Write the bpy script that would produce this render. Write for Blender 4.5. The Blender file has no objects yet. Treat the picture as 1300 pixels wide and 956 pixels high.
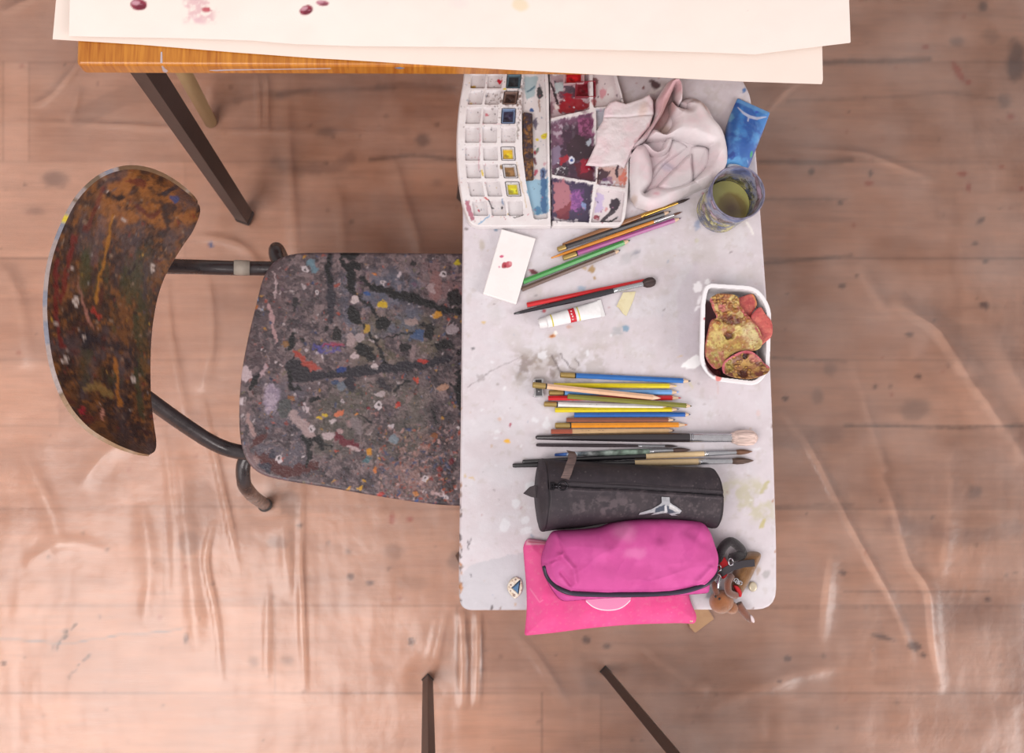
import bpy, math, random
import numpy as np
from mathutils import Vector, Matrix
random.seed(7)
RNG = np.random.default_rng(11)
PI = math.pi
COL = bpy.context.scene.collection

# ------------------------------------------------------------ camera model (frame 1300x956)
F, CX, CY, H = 1400.0, 650.0, 433.5, 2.20
NU, NV = 540.0, 620.0
dn = Vector((NU - CX, -(NV - CY), -F)).normalized()
zc = -dn
xc = Vector((1, 0, 0)); xc = (xc - zc * xc.dot(zc)).normalized()
yc = zc.cross(xc)
R3 = Matrix((xc, yc, zc))             # camera -> world rotation
RN = np.array(R3)
ZT = 0.70                             # grey worktop
ZW = 0.80                             # wooden table top
def P(u, v, z=ZT):
    d = R3 @ Vector((u - CX, -(v - CY), -F))
    t = (z - H) / d.z
    return Vector((d.x * t, d.y * t, z))
def PN(u, v, z):
    d = np.stack([np.asarray(u, float) - CX, -(np.asarray(v, float) - CY), np.full(np.shape(u), -F)], -1) @ RN.T
    t = (z - H) / d[..., 2]
    return d[..., 0] * t, d[..., 1] * t
cam = bpy.data.cameras.new('camera'); co = bpy.data.objects.new('camera', cam); COL.objects.link(co)
co.matrix_world = Matrix.Translation((0, 0, H)) @ R3.to_4x4()
cam.sensor_width = 36; cam.lens = F / 1300 * 36
cam.shift_y = -(478 - CY) / 1300
cam.clip_end = 50
cam.dof.use_dof = True; cam.dof.focus_distance = 1.50; cam.dof.aperture_fstop = 7.0
bpy.context.scene.camera = co

# ------------------------------------------------------------ helpers
def lin(c):
    c = np.asarray(c, float) / 255.0
    return np.where(c <= .04045, c / 12.92, ((c + .055) / 1.055) ** 2.4)
TINT = np.array((1.03, .965, .93))
def alb(c):                            # colour read off the photo -> albedo under the room's warm light
    return np.clip(lin(c) * .74 / TINT, 0, .9)
def vnoise(x, y, seed=0):
    x = np.asarray(x, float); y = np.asarray(y, float)
    r = np.random.default_rng(seed).random((256, 256))
    xi = np.floor(x).astype(int); yi = np.floor(y).astype(int)
    fx = x - xi; fy = y - yi; fx = fx * fx * (3 - 2 * fx); fy = fy * fy * (3 - 2 * fy)
    a = r[xi & 255, yi & 255]; b = r[(xi + 1) & 255, yi & 255]; c = r[xi & 255, (yi + 1) & 255]; d = r[(xi + 1) & 255, (yi + 1) & 255]
    return (a * (1 - fx) + b * fx) * (1 - fy) + (c * (1 - fx) + d * fx) * fy
def fbm(x, y, s, seed=0, o=4):
    v = 0; a = 1; t = 0
    for i in range(o):
        v = v + a * vnoise(np.asarray(x) / s + 17 * i, np.asarray(y) / s + 31 * i, seed + i); t += a; a *= .55; s = s / 2.1
    return v / t                       # 0..1
def ss(a, b, x):
    t = np.clip((x - a) / (b - a), 0, 1); return t * t * (3 - 2 * t)
def segdist(px, py, pts, closed=False, w=None):
    """distance to a polyline; with w per point returns distance minus the local half width"""
    pts = np.asarray(pts, float); n = len(pts)
    best = np.full(np.shape(px), 1e9)
    ww = np.zeros(n) if w is None else (np.full(n, float(w)) if np.isscalar(w) else np.asarray(w, float))
    for i in range(n if closed else n - 1):
        a = pts[i]; b = pts[(i + 1) % n]; d = b - a; L = max((d * d).sum(), 1e-9)
        t = np.clip(((px - a[0]) * d[0] + (py - a[1]) * d[1]) / L, 0, 1)
        dd = np.hypot(px - a[0] - t * d[0], py - a[1] - t * d[1]) - (ww[i] * (1 - t) + ww[(i + 1) % n] * t)
        best = np.minimum(best, dd)
    return best
def inside(px, py, pts):
    c = np.zeros(np.shape(px), bool); n = len(pts)
    for i in range(n):
        x0, y0 = pts[i]; x1, y1 = pts[(i + 1) % n]
        if y0 == y1: continue
        m = ((py < y0) != (py < y1)) & (px < (x1 - x0) * (py - y0) / (y1 - y0) + x0)
        c ^= m
    return c
def smooth(pts, k=6, closed=True):
    pts = [np.asarray(p, float) for p in pts]; n = len(pts); out = []
    for i in range(n if closed else n - 1):
        if closed: p0, p1, p2, p3 = pts[i - 1], pts[i], pts[(i + 1) % n], pts[(i + 2) % n]
        else: p0, p1, p2, p3 = pts[max(i - 1, 0)], pts[i], pts[i + 1], pts[min(i + 2, n - 1)]
        for j in range(k):
            t = j / k
            out.append(.5 * (2 * p1 + (p2 - p0) * t + (2 * p0 - 5 * p1 + 4 * p2 - p3) * t * t + (3 * p1 - p0 - 3 * p2 + p3) * t ** 3))
    if not closed: out.append(pts[-1])
    return [tuple(p) for p in out]
def rpoly(pts, r, k=5):                # polygon with rounded corners
    out = []; n = len(pts)
    for i in range(n):
        a = np.array(pts[i - 1], float); b = np.array(pts[i], float); c = np.array(pts[(i + 1) % n], float)
        rr = r[i] if isinstance(r, (list, tuple)) else r
        d1 = a - b; d2 = c - b; l1 = np.hypot(*d1); l2 = np.hypot(*d2)
        q = min(rr, l1 * .45, l2 * .45)
        s = b + d1 / l1 * q; e = b + d2 / l2 * q
        for j in range(k + 1):
            t = j / k; out.append(tuple((1 - t) ** 2 * s + 2 * t * (1 - t) * b + t * t * e))
    return out

class Canvas:
    """a paint layer laid out over the surface; ends up in the surface's colour attribute"""
    def __init__(s, x0, y0, x1, y1, step, base):
        s.x0, s.y0, s.step = x0, y0, step
        s.nx = int((x1 - x0) / step) + 2; s.ny = int((y1 - y0) / step) + 2
        s.X, s.Y = np.meshgrid(x0 + np.arange(s.nx) * step, y0 + np.arange(s.ny) * step)
        s.a = np.zeros((s.ny, s.nx, 3)) + np.asarray(base, float)
        s.hgt = np.zeros((s.ny, s.nx)); s.k = 0
    def win(s, x0, y0, x1, y1):
        i0 = max(0, int((x0 - s.x0) / s.step)); i1 = min(s.nx, int((x1 - s.x0) / s.step) + 2)
        j0 = max(0, int((y0 - s.y0) / s.step)); j1 = min(s.ny, int((y1 - s.y0) / s.step) + 2)
        return (slice(j0, j1), slice(i0, i1)) if i1 > i0 and j1 > j0 else None
    def mix(s, sl, m, c, h=0):
        m = m[..., None]; s.a[sl] = s.a[sl] * (1 - m) + np.asarray(c, float) * m
        if h: s.hgt[sl] += h * m[..., 0]
    def stroke(s, pts, w, c, al=1, soft=.7, rag=0, h=0, rs=5):
        pts = np.asarray(pts, float); mw = (np.max(w) if not np.isscalar(w) else w) + soft + rag + 1
        sl = s.win(pts[:, 0].min() - mw, pts[:, 1].min() - mw, pts[:, 0].max() + mw, pts[:, 1].max() + mw)
        if sl is None: return
        X, Y = s.X[sl], s.Y[sl]; d = segdist(X, Y, pts, w=w); s.k += 1
        if rag: d = d + rag * (fbm(X, Y, rs, s.k) - .5) * 2
        s.mix(sl, al * (1 - ss(-soft, soft, d)), c, h)
    def blob(s, x, y, rx, ry, c, rot=0, al=1, soft=.7, rag=.25, h=0, rs=None):
        r = max(rx, ry) * (1 + rag) + soft + 1; sl = s.win(x - r, y - r, x + r, y + r)
        if sl is None: return
        X, Y = s.X[sl] - x, s.Y[sl] - y; ca, sa = math.cos(rot), math.sin(rot); s.k += 1
        q = np.hypot((X * ca + Y * sa) / rx, (-X * sa + Y * ca) / ry)
        m = min(rx, ry); q = q + rag * (fbm(s.X[sl], s.Y[sl], rs or max(m, 1.5), s.k) - .5) * 2
        s.mix(sl, al * (1 - ss(-soft, soft, (q - 1) * m)), c, h)
    def poly(s, pts, c, al=1, soft=.7, rag=0, h=0, rs=5):
        p = np.asarray(pts, float); e = soft + rag + 1
        sl = s.win(p[:, 0].min() - e, p[:, 1].min() - e, p[:, 0].max() + e, p[:, 1].max() + e)
        if sl is None: return
        X, Y = s.X[sl], s.Y[sl]; s.k += 1
        d = segdist(X, Y, p, True); d = np.where(inside(X, Y, pts), -d, d)
        if rag: d = d + rag * (fbm(X, Y, rs, s.k) - .5) * 2
        s.mix(sl, al * (1 - ss(-soft, soft, d)), c, h)
    def mottle(s, c, size, thr=.55, soft=.08, al=1, seed=0, sx=1, sy=1, box=None):
        sl = s.win(*box) if box else (slice(None), slice(None))
        v = fbm(s.X[sl] * sx, s.Y[sl] * sy, size, seed)
        m = ss(thr - soft, thr + soft, v) * al
        if box:
            X, Y = s.X[sl], s.Y[sl]; e = min(box[2] - box[0], box[3] - box[1]) * .25
            m = m * ss(0, e, np.minimum(np.minimum(X - box[0], box[2] - X), np.minimum(Y - box[1], box[3] - Y)))
        s.mix(sl, m, c)
    def specks(s, n, box, r0, r1, cols, al=1, soft=.4, el=1.6, h=0, rag=.3):
        for _ in range(n):
            x = random.uniform(box[0], box[2]); y = random.uniform(box[1], box[3]); r = r0 + (r1 - r0) * random.random() ** 2.5
            s.blob(x, y, r * random.uniform(1, el), r, random.choice(cols), random.uniform(0, PI), al * random.uniform(.6, 1), soft, rag, h)
    def warp(s, amp, size, seed=0):
        dx = (fbm(s.X, s.Y, size, seed + 90, 3) - .5) * 2 * amp; dy = (fbm(s.X, s.Y, size, seed + 95, 3) - .5) * 2 * amp
        s.a = s.sample(s.X + dx, s.Y + dy)
    def sample(s, px, py, arr=None):
        arr = s.a if arr is None else arr
        fx = np.clip((px - s.x0) / s.step, 0, s.nx - 1.001); fy = np.clip((py - s.y0) / s.step, 0, s.ny - 1.001)
        i = fx.astype(int); j = fy.astype(int); fx = fx - i; fy = fy - j
        if arr.ndim == 3: fx = fx[..., None]; fy = fy[..., None]
        return (arr[j, i] * (1 - fx) + arr[j, i + 1] * fx) * (1 - fy) + (arr[j + 1, i] * (1 - fx) + arr[j + 1, i + 1] * fx) * fy

# ------------------------------------------------------------ materials
def mat(name, color=None, rough=.6, attr=False, metal=0, bump=0, bscale=60, var=0, vscale=20, stretch=(1, 1, 1), coat=0, spec=.5, sheen=0, trans=0, bdist=.002, rvar=0):
    m = bpy.data.materials.new(name); m.use_nodes = True; nt = m.node_tree; N = nt.nodes; L = nt.links
    b = N['Principled BSDF']; b.inputs['Roughness'].default_value = rough; b.inputs['Metallic'].default_value = metal
    b.inputs['Specular IOR Level'].default_value = spec
    if coat: b.inputs['Coat Weight'].default_value = coat; b.inputs['Coat Roughness'].default_value = .2
    if sheen: b.inputs['Sheen Weight'].default_value = sheen
    if trans: b.inputs['Transmission Weight'].default_value = trans
    tc = N.new('ShaderNodeTexCoord'); mp = N.new('ShaderNodeMapping'); L.new(tc.outputs['Object'], mp.inputs[0])
    mp.inputs['Scale'].default_value = stretch
    if attr:
        a = N.new('ShaderNodeAttribute'); a.attribute_name = 'paint'; src = a.outputs['Color']
    else:
        r = N.new('ShaderNodeRGB'); r.outputs[0].default_value = (*[float(q) for q in color], 1); src = r.outputs[0]
    n = N.new('ShaderNodeTexNoise'); n.inputs['Scale'].default_value = vscale; n.inputs['Detail'].default_value = 6
    L.new(mp.outputs[0], n.inputs[0])
    mr = N.new('ShaderNodeMapRange'); mr.inputs[1].default_value = .3; mr.inputs[2].default_value = .7
    mr.inputs[3].default_value = 1 - var; mr.inputs[4].default_value = 1 + var; L.new(n.outputs[0], mr.inputs[0])
    vm = N.new('ShaderNodeVectorMath'); vm.operation = 'SCALE'; L.new(src, vm.inputs[0]); L.new(mr.outputs[0], vm.inputs['Scale'])
    L.new(vm.outputs[0], b.inputs['Base Color'])
    if rvar:
        m2 = N.new('ShaderNodeMapRange'); m2.inputs[1].default_value = .35; m2.inputs[2].default_value = .65
        m2.inputs[3].default_value = max(rough - rvar, .05); m2.inputs[4].default_value = min(rough + rvar, 1)
        L.new(n.outputs[0], m2.inputs[0]); L.new(m2.outputs[0], b.inputs['Roughness'])
    if bump:
        n2 = N.new('ShaderNodeTexNoise'); n2.inputs['Scale'].default_value = bscale; n2.inputs['Detail'].default_value = 5
        L.new(mp.outputs[0], n2.inputs[0]); bp = N.new('ShaderNodeBump'); bp.inputs['Strength'].default_value = bump
        bp.inputs['Distance'].default_value = bdist; L.new(n2.outputs[0], bp.inputs['Height']); L.new(bp.outputs[0], b.inputs['Normal'])
    return m
_mc = {}
def cm(rgb, rough=.5, metal=0, **k):   # cached plain material from a photo colour
    key = (tuple(rgb), rough, metal, tuple(sorted(k.items())))
    if key not in _mc:
        kk = dict(var=.06, vscale=150); kk.update(k)
        _mc[key] = mat('surface_%d_%d_%d' % tuple(rgb), alb(rgb), rough, metal=metal, **kk)
    return _mc[key]

# ------------------------------------------------------------ object helpers
def props(o, label=None, cat=None, group=None, kind=None):
    if label: o['label'] = label
    if cat: o['category'] = cat
    if group: o['group'] = group
    if kind: o['kind'] = kind
    return o
def empty(name, loc, label, cat, group=None, rot=None):
    o = bpy.data.objects.new(name, None); COL.objects.link(o); o.location = loc; o.empty_display_size = .02
    if rot is not None: o.rotation_euler = rot
    return props(o, label, cat, group)
def link(name, me, m, parent=None, smooth_=True):
    o = bpy.data.objects.new(name, me); COL.objects.link(o)
    if m: me.materials.append(m)
    if smooth_: me.shade_smooth()
    if parent is not None:
        bpy.context.view_layer.update() if False else None
        o.parent = parent
    return o
def wparent(o, parent):                # parent keeping world placement (parents are never scaled)
    mw = Matrix.LocRotScale(parent.location, parent.rotation_euler, None)
    o.parent = parent; o.matrix_parent_inverse = mw.inverted(); return o
def pymesh(name, vs, fs):
    me = bpy.data.meshes.new(name); me.from_pydata([tuple(v) for v in vs], [], fs); me.update(); return me
class MB:
    def __init__(s): s.v = []; s.f = []
    def add(s, vs, fs):
        n = len(s.v); s.v += [tuple(v) for v in vs]; s.f += [tuple(i + n for i in f) for f in fs]
    def ring_loft(s, rings, cap=True):
        n = len(rings[0]); vs = [p for r in rings for p in r]; fs = []
        for i in range(len(rings) - 1):
            for j in range(n):
                k = (j + 1) % n; fs.append((i * n + j, i * n + k, (i + 1) * n + k, (i + 1) * n + j))
        if cap: fs.append(tuple(reversed(range(n)))); fs.append(tuple(range((len(rings) - 1) * n, len(rings) * n)))
        s.add(vs, fs)
    def lathe(s, prof, n=16, flat=1.0, axis='x', cap=True):   # prof: (along, radius)
        rings = []
        for a, r in prof:
            ring = []
            for j in range(n):
                t = 2 * PI * j / n; c, d = r * math.cos(t), r * math.sin(t) * flat
                ring.append((a, c, d) if axis == 'x' else (c, d, a))
            rings.append(ring)
        s.ring_loft(rings, cap)
    def sweep(s, pts, r, n=12, k=6, sm=True, sec=None):
        if sm: pts = smooth(pts, k, False)
        pts = [Vector(p) for p in pts]; rings = []; up = None
        for i, p in enumerate(pts):
            t = (pts[min(i + 1, len(pts) - 1)] - pts[max(i - 1, 0)]).normalized()
            if up is None: up = t.orthogonal().normalized()
            up = (up - t * up.dot(t)).normalized(); sd = t.cross(up)
            rr = r if np.isscalar(r) else r[0] + (r[1] - r[0]) * i / (len(pts) - 1)
            if sec is None: rings.append([p + (up * math.cos(2 * PI * j / n) + sd * math.sin(2 * PI * j / n)) * rr for j in range(n)])
            else: rings.append([p + up * a * rr + sd * b * rr for a, b in sec])
        s.ring_loft(rings)
    def box(s, c, d, R=None):
        vs = [Vector((x * d[0] / 2, y * d[1] / 2, z * d[2] / 2)) for x in (-1, 1) for y in (-1, 1) for z in (-1, 1)]
        vs = [(R @ v if R else v) + Vector(c) for v in vs]
        s.add(vs, [(0, 1, 3, 2), (4, 6, 7, 5), (0, 4, 5, 1), (2, 3, 7, 6), (0, 2, 6, 4), (1, 5, 7, 3)])
    def prism(s, pts, z0, z1):         # world xy polygon
        n = len(pts)
        s.add([(p[0], p[1], z0) for p in pts] + [(p[0], p[1], z1) for p in pts],
              [tuple(reversed(range(n))), tuple(range(n, 2 * n))] + [(i, (i + 1) % n, n + (i + 1) % n, n + i) for i in range(n)])
    def build(s, name, m, parent=None, sm=True, bevel=0, local=True, auto=None):
        me = pymesh(name, s.v, s.f); o = link(name, me, m, None, sm)
        if auto: me.set_sharp_from_angle(angle=math.radians(auto))
        if parent is not None:
            if local: o.parent = parent
            else: wparent(o, parent)
        if bevel:
            b = o.modifiers.new('bevel', 'BEVEL'); b.width = bevel; b.segments = 3; b.limit_method = 'ANGLE'
            w = o.modifiers.new('wn', 'WEIGHTED_NORMAL')
        return o
def setcol(me, cols):
    a = me.color_attributes.new('paint', 'FLOAT_COLOR', 'POINT')
    c = np.ones((len(me.vertices), 4), np.float32); c[:, :3] = cols; a.data.foreach_set('color', c.ravel())
def gridmesh(name, co_, quads):
    me = bpy.data.meshes.new(name); me.vertices.add(len(co_)); me.vertices.foreach_set('co', np.ascontiguousarray(co_, np.float32).ravel())
    n = len(quads); me.loops.add(n * 4); me.loops.foreach_set('vertex_index', np.ascontiguousarray(quads, np.int32).ravel())
    me.polygons.add(n); me.polygons.foreach_set('loop_start', np.arange(0, n * 4, 4, dtype=np.int32))
    me.update(calc_edges=True); me.validate(); return me
def relief(name, outline, zref, top, bot, m, step=1.0, canvas=None, parent=None, holes=None, colfn=None):
    """closed solid over a photo-plane outline (seen at height zref); top/bot are heights f(px,py,d)"""
    ol = np.asarray(outline, float)
    x0, y0 = ol.min(0) - step; x1, y1 = ol.max(0) + step
    nx = int((x1 - x0) / step) + 2; ny = int((y1 - y0) / step) + 2
    X, Y = np.meshgrid(x0 + np.arange(nx) * step, y0 + np.arange(ny) * step)
    ok = inside(X[:-1, :-1] + step / 2, Y[:-1, :-1] + step / 2, outline)
    idx = np.arange(nx * ny).reshape(ny, nx)
    q = np.stack([idx[1:, :-1][ok], idx[1:, 1:][ok], idx[:-1, 1:][ok], idx[:-1, :-1][ok]], -1)
    # border edges
    e = np.concatenate([q[:, [0, 1]], q[:, [1, 2]], q[:, [2, 3]], q[:, [3, 0]]])
    key = e[:, 0].astype(np.int64) * (nx * ny) + e[:, 1]; rk = e[:, 1].astype(np.int64) * (nx * ny) + e[:, 0]
    be = e[~np.isin(key, rk)]
    used = np.unique(q); remap = -np.ones(nx * ny, int); remap[used] = np.arange(len(used))
    px = X.ravel()[used].copy(); py = Y.ravel()[used].copy()
    bv = remap[np.unique(be)]
    # snap border vertices on the outline
    bx, by = px[bv], py[bv]; best = np.full(len(bv), 1e9); nxp = bx.copy(); nyp = by.copy(); n = len(ol)
    for i in range(n):
        a = ol[i]; b = ol[(i + 1) % n]; d = b - a; LL = max((d * d).sum(), 1e-9)
        t = np.clip(((bx - a[0]) * d[0] + (by - a[1]) * d[1]) / LL, 0, 1); qx = a[0] + t * d[0]; qy = a[1] + t * d[1]
        dd = np.hypot(bx - qx, by - qy); u = dd < best; best[u] = dd[u]; nxp[u] = qx[u]; nyp[u] = qy[u]
    px[bv] = nxp; py[bv] = nyp
    d = segdist(px, py, ol, True); d[bv] = 0
    zt = top(px, py, d) + np.zeros(len(px)); zb = bot(px, py, d) + np.zeros(len(px))
    wx, wy = PN(px, py, zref)
    nv = len(px); qq = remap[q]; bb = remap[be]
    co_ = np.concatenate([np.stack([wx, wy, zt], -1), np.stack([wx, wy, zb], -1)])
    quads = np.concatenate([qq, qq[:, ::-1] + nv, np.stack([bb[:, 1], bb[:, 0], bb[:, 0] + nv, bb[:, 1] + nv], -1)])
    org = parent.location if parent is not None else Vector((wx.mean(), wy.mean(), float(zb.min())))
    if parent is not None: oo = np.array(parent.location)
    else: oo = np.array(org)
    me = gridmesh(name, co_ - oo, quads)
    if canvas is not None:
        c = canvas.sample(px, py)
        if colfn is not None: c = colfn(px, py, d, c)
        setcol(me, np.concatenate([c, c]))
    o = link(name, me, m)
    me.set_sharp_from_angle(angle=math.radians(50))
    if parent is not None: o.parent = parent
    else: o.location = org
    return o
def rnd(d, r):                         # round-over profile 0..1 from edge distance
    t = np.clip(d / r, 0, 1); return np.sqrt(np.maximum(0, 1 - (1 - t) ** 2))

# ============================================================ FLOOR
def C(r, g, b): return alb((r, g, b))
def FC(r, g, b): return np.clip(alb((r, g, b)) * np.array((1.68, 1.33, 1.17)), 0, .9)
fb = FC(196, 163, 143)
fc = Canvas(-120, -120, 1420, 1090, 2.0, fb)
fc.mottle(FC(176, 142, 123), 60, .5, .2, .5, 3, 1, 3)
fc.mottle(FC(216, 186, 166), 90, .55, .2, .5, 9, 1, 2.5)
fc.mottle(FC(160, 126, 108), 26, .6, .15, .28, 5, .25, 3)
fc.mottle(FC(212, 180, 160), 12, .55, .2, .2, 15, .12, 3)
rows = [-130, -30, 78, 205, 328, 456, 541, 645, 770, 880, 990, 1100]
for i in range(len(rows) - 1):
    xs = [-120] + sorted(random.uniform(-100, 1400) for _ in range(2)) + [1420]
    for k in range(len(xs) - 1):
        t = random.uniform(-1, 1)
        fc.poly([(xs[k], rows[i]), (xs[k + 1], rows[i]), (xs[k + 1], rows[i + 1]), (xs[k], rows[i + 1])],
                FC(150, 115, 98) if t < 0 else FC(225, 198, 180), abs(t) * .22, 1)
        if k: fc.stroke([(xs[k], rows[i]), (xs[k], rows[i + 1])], .8, FC(120, 90, 75), .35)
    fc.stroke([(-120, rows[i] + 1), (300, rows[i] - 1), (700, rows[i] + 1), (1420, rows[i])], .7, FC(105, 78, 66), .45)
def dk(pts, w=1.5, al=.6, c=(95, 70, 62), soft=2, rag=1.5): fc.stroke(pts, w, FC(*c), al, soft, rag)
dk([(1040, 80), (1080, 78), (1130, 78), (1180, 75)], 3, .55); dk([(1000, 128), (1100, 125), (1200, 118), (1270, 125)], 2, .3)
dk([(965, 205), (1040, 207), (1081, 203)], 3, .5); dk([(970, 253), (1073, 253)], 2, .45); dk([(970, 334), (1020, 330), (1081, 324)], 2, .6)
dk([(980, 454), (1030, 457), (1073, 459)], 1.5, .55); dk([(1073, 540), (1150, 541), (1215, 543), (1299, 540)], 1.6, .75)
dk([(985, 643), (1083, 641)], 2, .4); dk([(1073, 751), (1180, 752), (1255, 751)], 1.2, .7); dk([(960, 771), (1300, 770)], 1, .5)
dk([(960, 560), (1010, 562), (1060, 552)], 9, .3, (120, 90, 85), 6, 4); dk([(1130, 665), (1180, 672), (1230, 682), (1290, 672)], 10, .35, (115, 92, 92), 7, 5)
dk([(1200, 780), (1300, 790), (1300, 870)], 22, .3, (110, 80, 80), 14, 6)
dk([(350, 205), (380, 215), (430, 212), (445, 200)], 7, .4, (105, 82, 80), 6, 4); dk([(355, 120), (385, 115), (500, 112)], 3, .4)
dk([(470, 203), (520, 197), (590, 203)], 2.2, .65); dk([(300, 128), (340, 118), (390, 116)], 4, .3); dk([(100, 150), (160, 120), (240, 118)], 12, .18)
dk([(480, 110), (510, 108), (575, 112)], 4, .35)
for x, y, rx, ry, al in [(537, 178, 9, 8, .6), (415, 168, 12, 6, .5), (70, 228, 16, 10, .5), (45, 268, 12, 5, .4), (355, 122, 10, 4, .5), (555, 232, 7, 4, .3),
                         (1215, 52, 8, 6, .5), (1290, 78, 12, 26, .65), (1275, 128, 8, 8, .5), (1258, 46, 12, 9, .25), (1248, 8, 6, 6, .7), (1238, 625, 9, 8, .5), (1160, 520, 20, 12, .35), (1055, 469, 8, 8, .35), (1038, 504, 7, 9, .4),
                         (240, 690, 16, 16, .3), (250, 640, 25, 30, .15), (352, 688, 12, 8, .4), (322, 840, 7, 6, .35), (365, 838, 7, 6, .35), (500, 700, 12, 9, .3), (578, 712, 9, 10, .4), (370, 640, 14, 16, .35), (520, 740, 20, 10, .15)]:
    fc.blob(x, y, rx, ry, FC(92, 74, 74), 0, al, 4, .4)
for x, y, rx, ry, rot in [(1030, 218, 4, 4, 0), (1067, 258, 3, 3, 0), (1105, 220, 3, 5, 0), (1069, 363, 4, 3, 0), (1088, 350, 3, 2, 0), (1250, 387, 6, 4, 0), (1245, 280, 6, 3, -.6), (1238, 309, 4, 2.5, 0), (1251, 332, 4, 2.5, 0),
                          (1120, 809, 14, 3, .25), (1160, 820, 9, 6, .4), (1172, 832, 4, 3, .4), (1111, 491, 3, 3, 0), (1166, 478, 4, 3, 0), (997, 506, 3.5, 3.5, 0), (1155, 425, 5, 3, 0), (990, 865, 3, 3, 0), (1069, 727, 5, 3, 0), (1254, 761, 4, 3, 0),
                          (236, 811, 3, 7, 0), (744, 812, 5, 5, 0), (770, 821, 5, 3, 0), (522, 815, 4, 6, 0), (1000, 836, 5, 4, 0), (62, 707, 2, 2, 0), (136, 698, 2.5, 2, 0), (5, 842, 4, 3, .3), (380, 667, 4, 3, 0), (445, 732, 4, 4, 0), (470, 740, 5, 3, 0)]:
    fc.blob(x, y, rx, ry, FC(80, 52, 48), rot, .75, 1.2, .4)
for x, y, rx, ry, rot in [(1217, 92, 4, 14, -.5), (1230, 104, 4, 3, 0), (1175, 60, 5, 3, 0), (1103, 233, 5, 3, 0), (1222, 221, 6, 3, 0), (1230, 238, 3, 6, 0), (1272, 212, 4, 2, 0), (1283, 148, 5, 3, 0), (498, 658, 4, 8, 0), (521, 660, 4, 4, 0), (1297, 240, 3, 3, 0)]:
    fc.blob(x, y, rx, ry, FC(165, 78, 55), rot, .75, 1.2, .4)
for i in range(26):
    t = random.random(); fc.blob(96 - 28 * t + random.gauss(0, 2), 792 + 34 * t, 2.2, 1.1, FC(80, 60, 52), -.8, .7, .8, .3)
for i in range(14):
    t = random.random(); fc.blob(112 - 26 * t + random.gauss(0, 2), 832 + 30 * t, 2.2, 1.1, FC(90, 70, 60), -.8, .6, .8, .3)
fc.stroke([(-20, 808), (30, 813), (88, 817), (154, 806), (230, 800)], .9, FC(140, 150, 160), .7)
fc.blob(226, 479 - 170, 3, 5, FC(40, 70, 130), -.4, 1, .6); fc.blob(268, 311, 2.2, 4.5, FC(40, 80, 150), -.4, 1, .6)
fc.specks(420, (-100, -100, 1400, 1060), .8, 3, [FC(105, 80, 70), FC(130, 100, 88), FC(90, 70, 65), FC(160, 90, 70)], .6, .8)
def floor_mesh():
    x0, y0, x1, y1 = -110, -110, 1410, 1070; st = 3
    nx = (x1 - x0) // st + 1; ny = (y1 - y0) // st + 1
    X, Y = np.meshgrid(x0 + np.arange(nx) * st, y0 + np.arange(ny) * st)
    wx, wy = PN(X.ravel(), Y.ravel(), 0.0)
    co_ = np.stack([wx, wy, np.zeros(nx * ny)], -1); idx = np.arange(nx * ny).reshape(ny, nx)
    q = np.stack([idx[1:, :-1].ravel(), idx[1:, 1:].ravel(), idx[:-1, 1:].ravel(), idx[:-1, :-1].ravel()], -1)
    c = fc.sample(X.ravel(), Y.ravel())
    # wide rim out to the room's size
    cs = [idx[-1, 0], idx[-1, -1], idx[0, -1], idx[0, 0]]
    out = np.array([[-3.5, -3, 0], [3.5, -3, 0], [3.5, 3.5, 0], [-3.5, 3.5, 0]]); b = len(co_)
    edges = [idx[-1, :], idx[::-1, -1], idx[0, ::-1], idx[:, 0]]
    extra = [(cs[0], b, b + 1, cs[1]), (cs[1], b + 1, b + 2, cs[2]), (cs[2], b + 2, b + 3, cs[3]), (cs[3], b + 3, b, cs[0])]
    me = gridmesh('floor', np.concatenate([co_, out]), np.concatenate([q, np.array(extra)]))
    setcol(me, np.concatenate([c, np.tile(fb, (4, 1))]))
    return me
fm = mat('oak_floorboards', None, .55, True, var=.05, vscale=9, stretch=(1, 14, 1), bump=.2, bscale=30, rvar=.1)
props(link('floor', floor_mesh(), fm), kind='structure')

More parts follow.
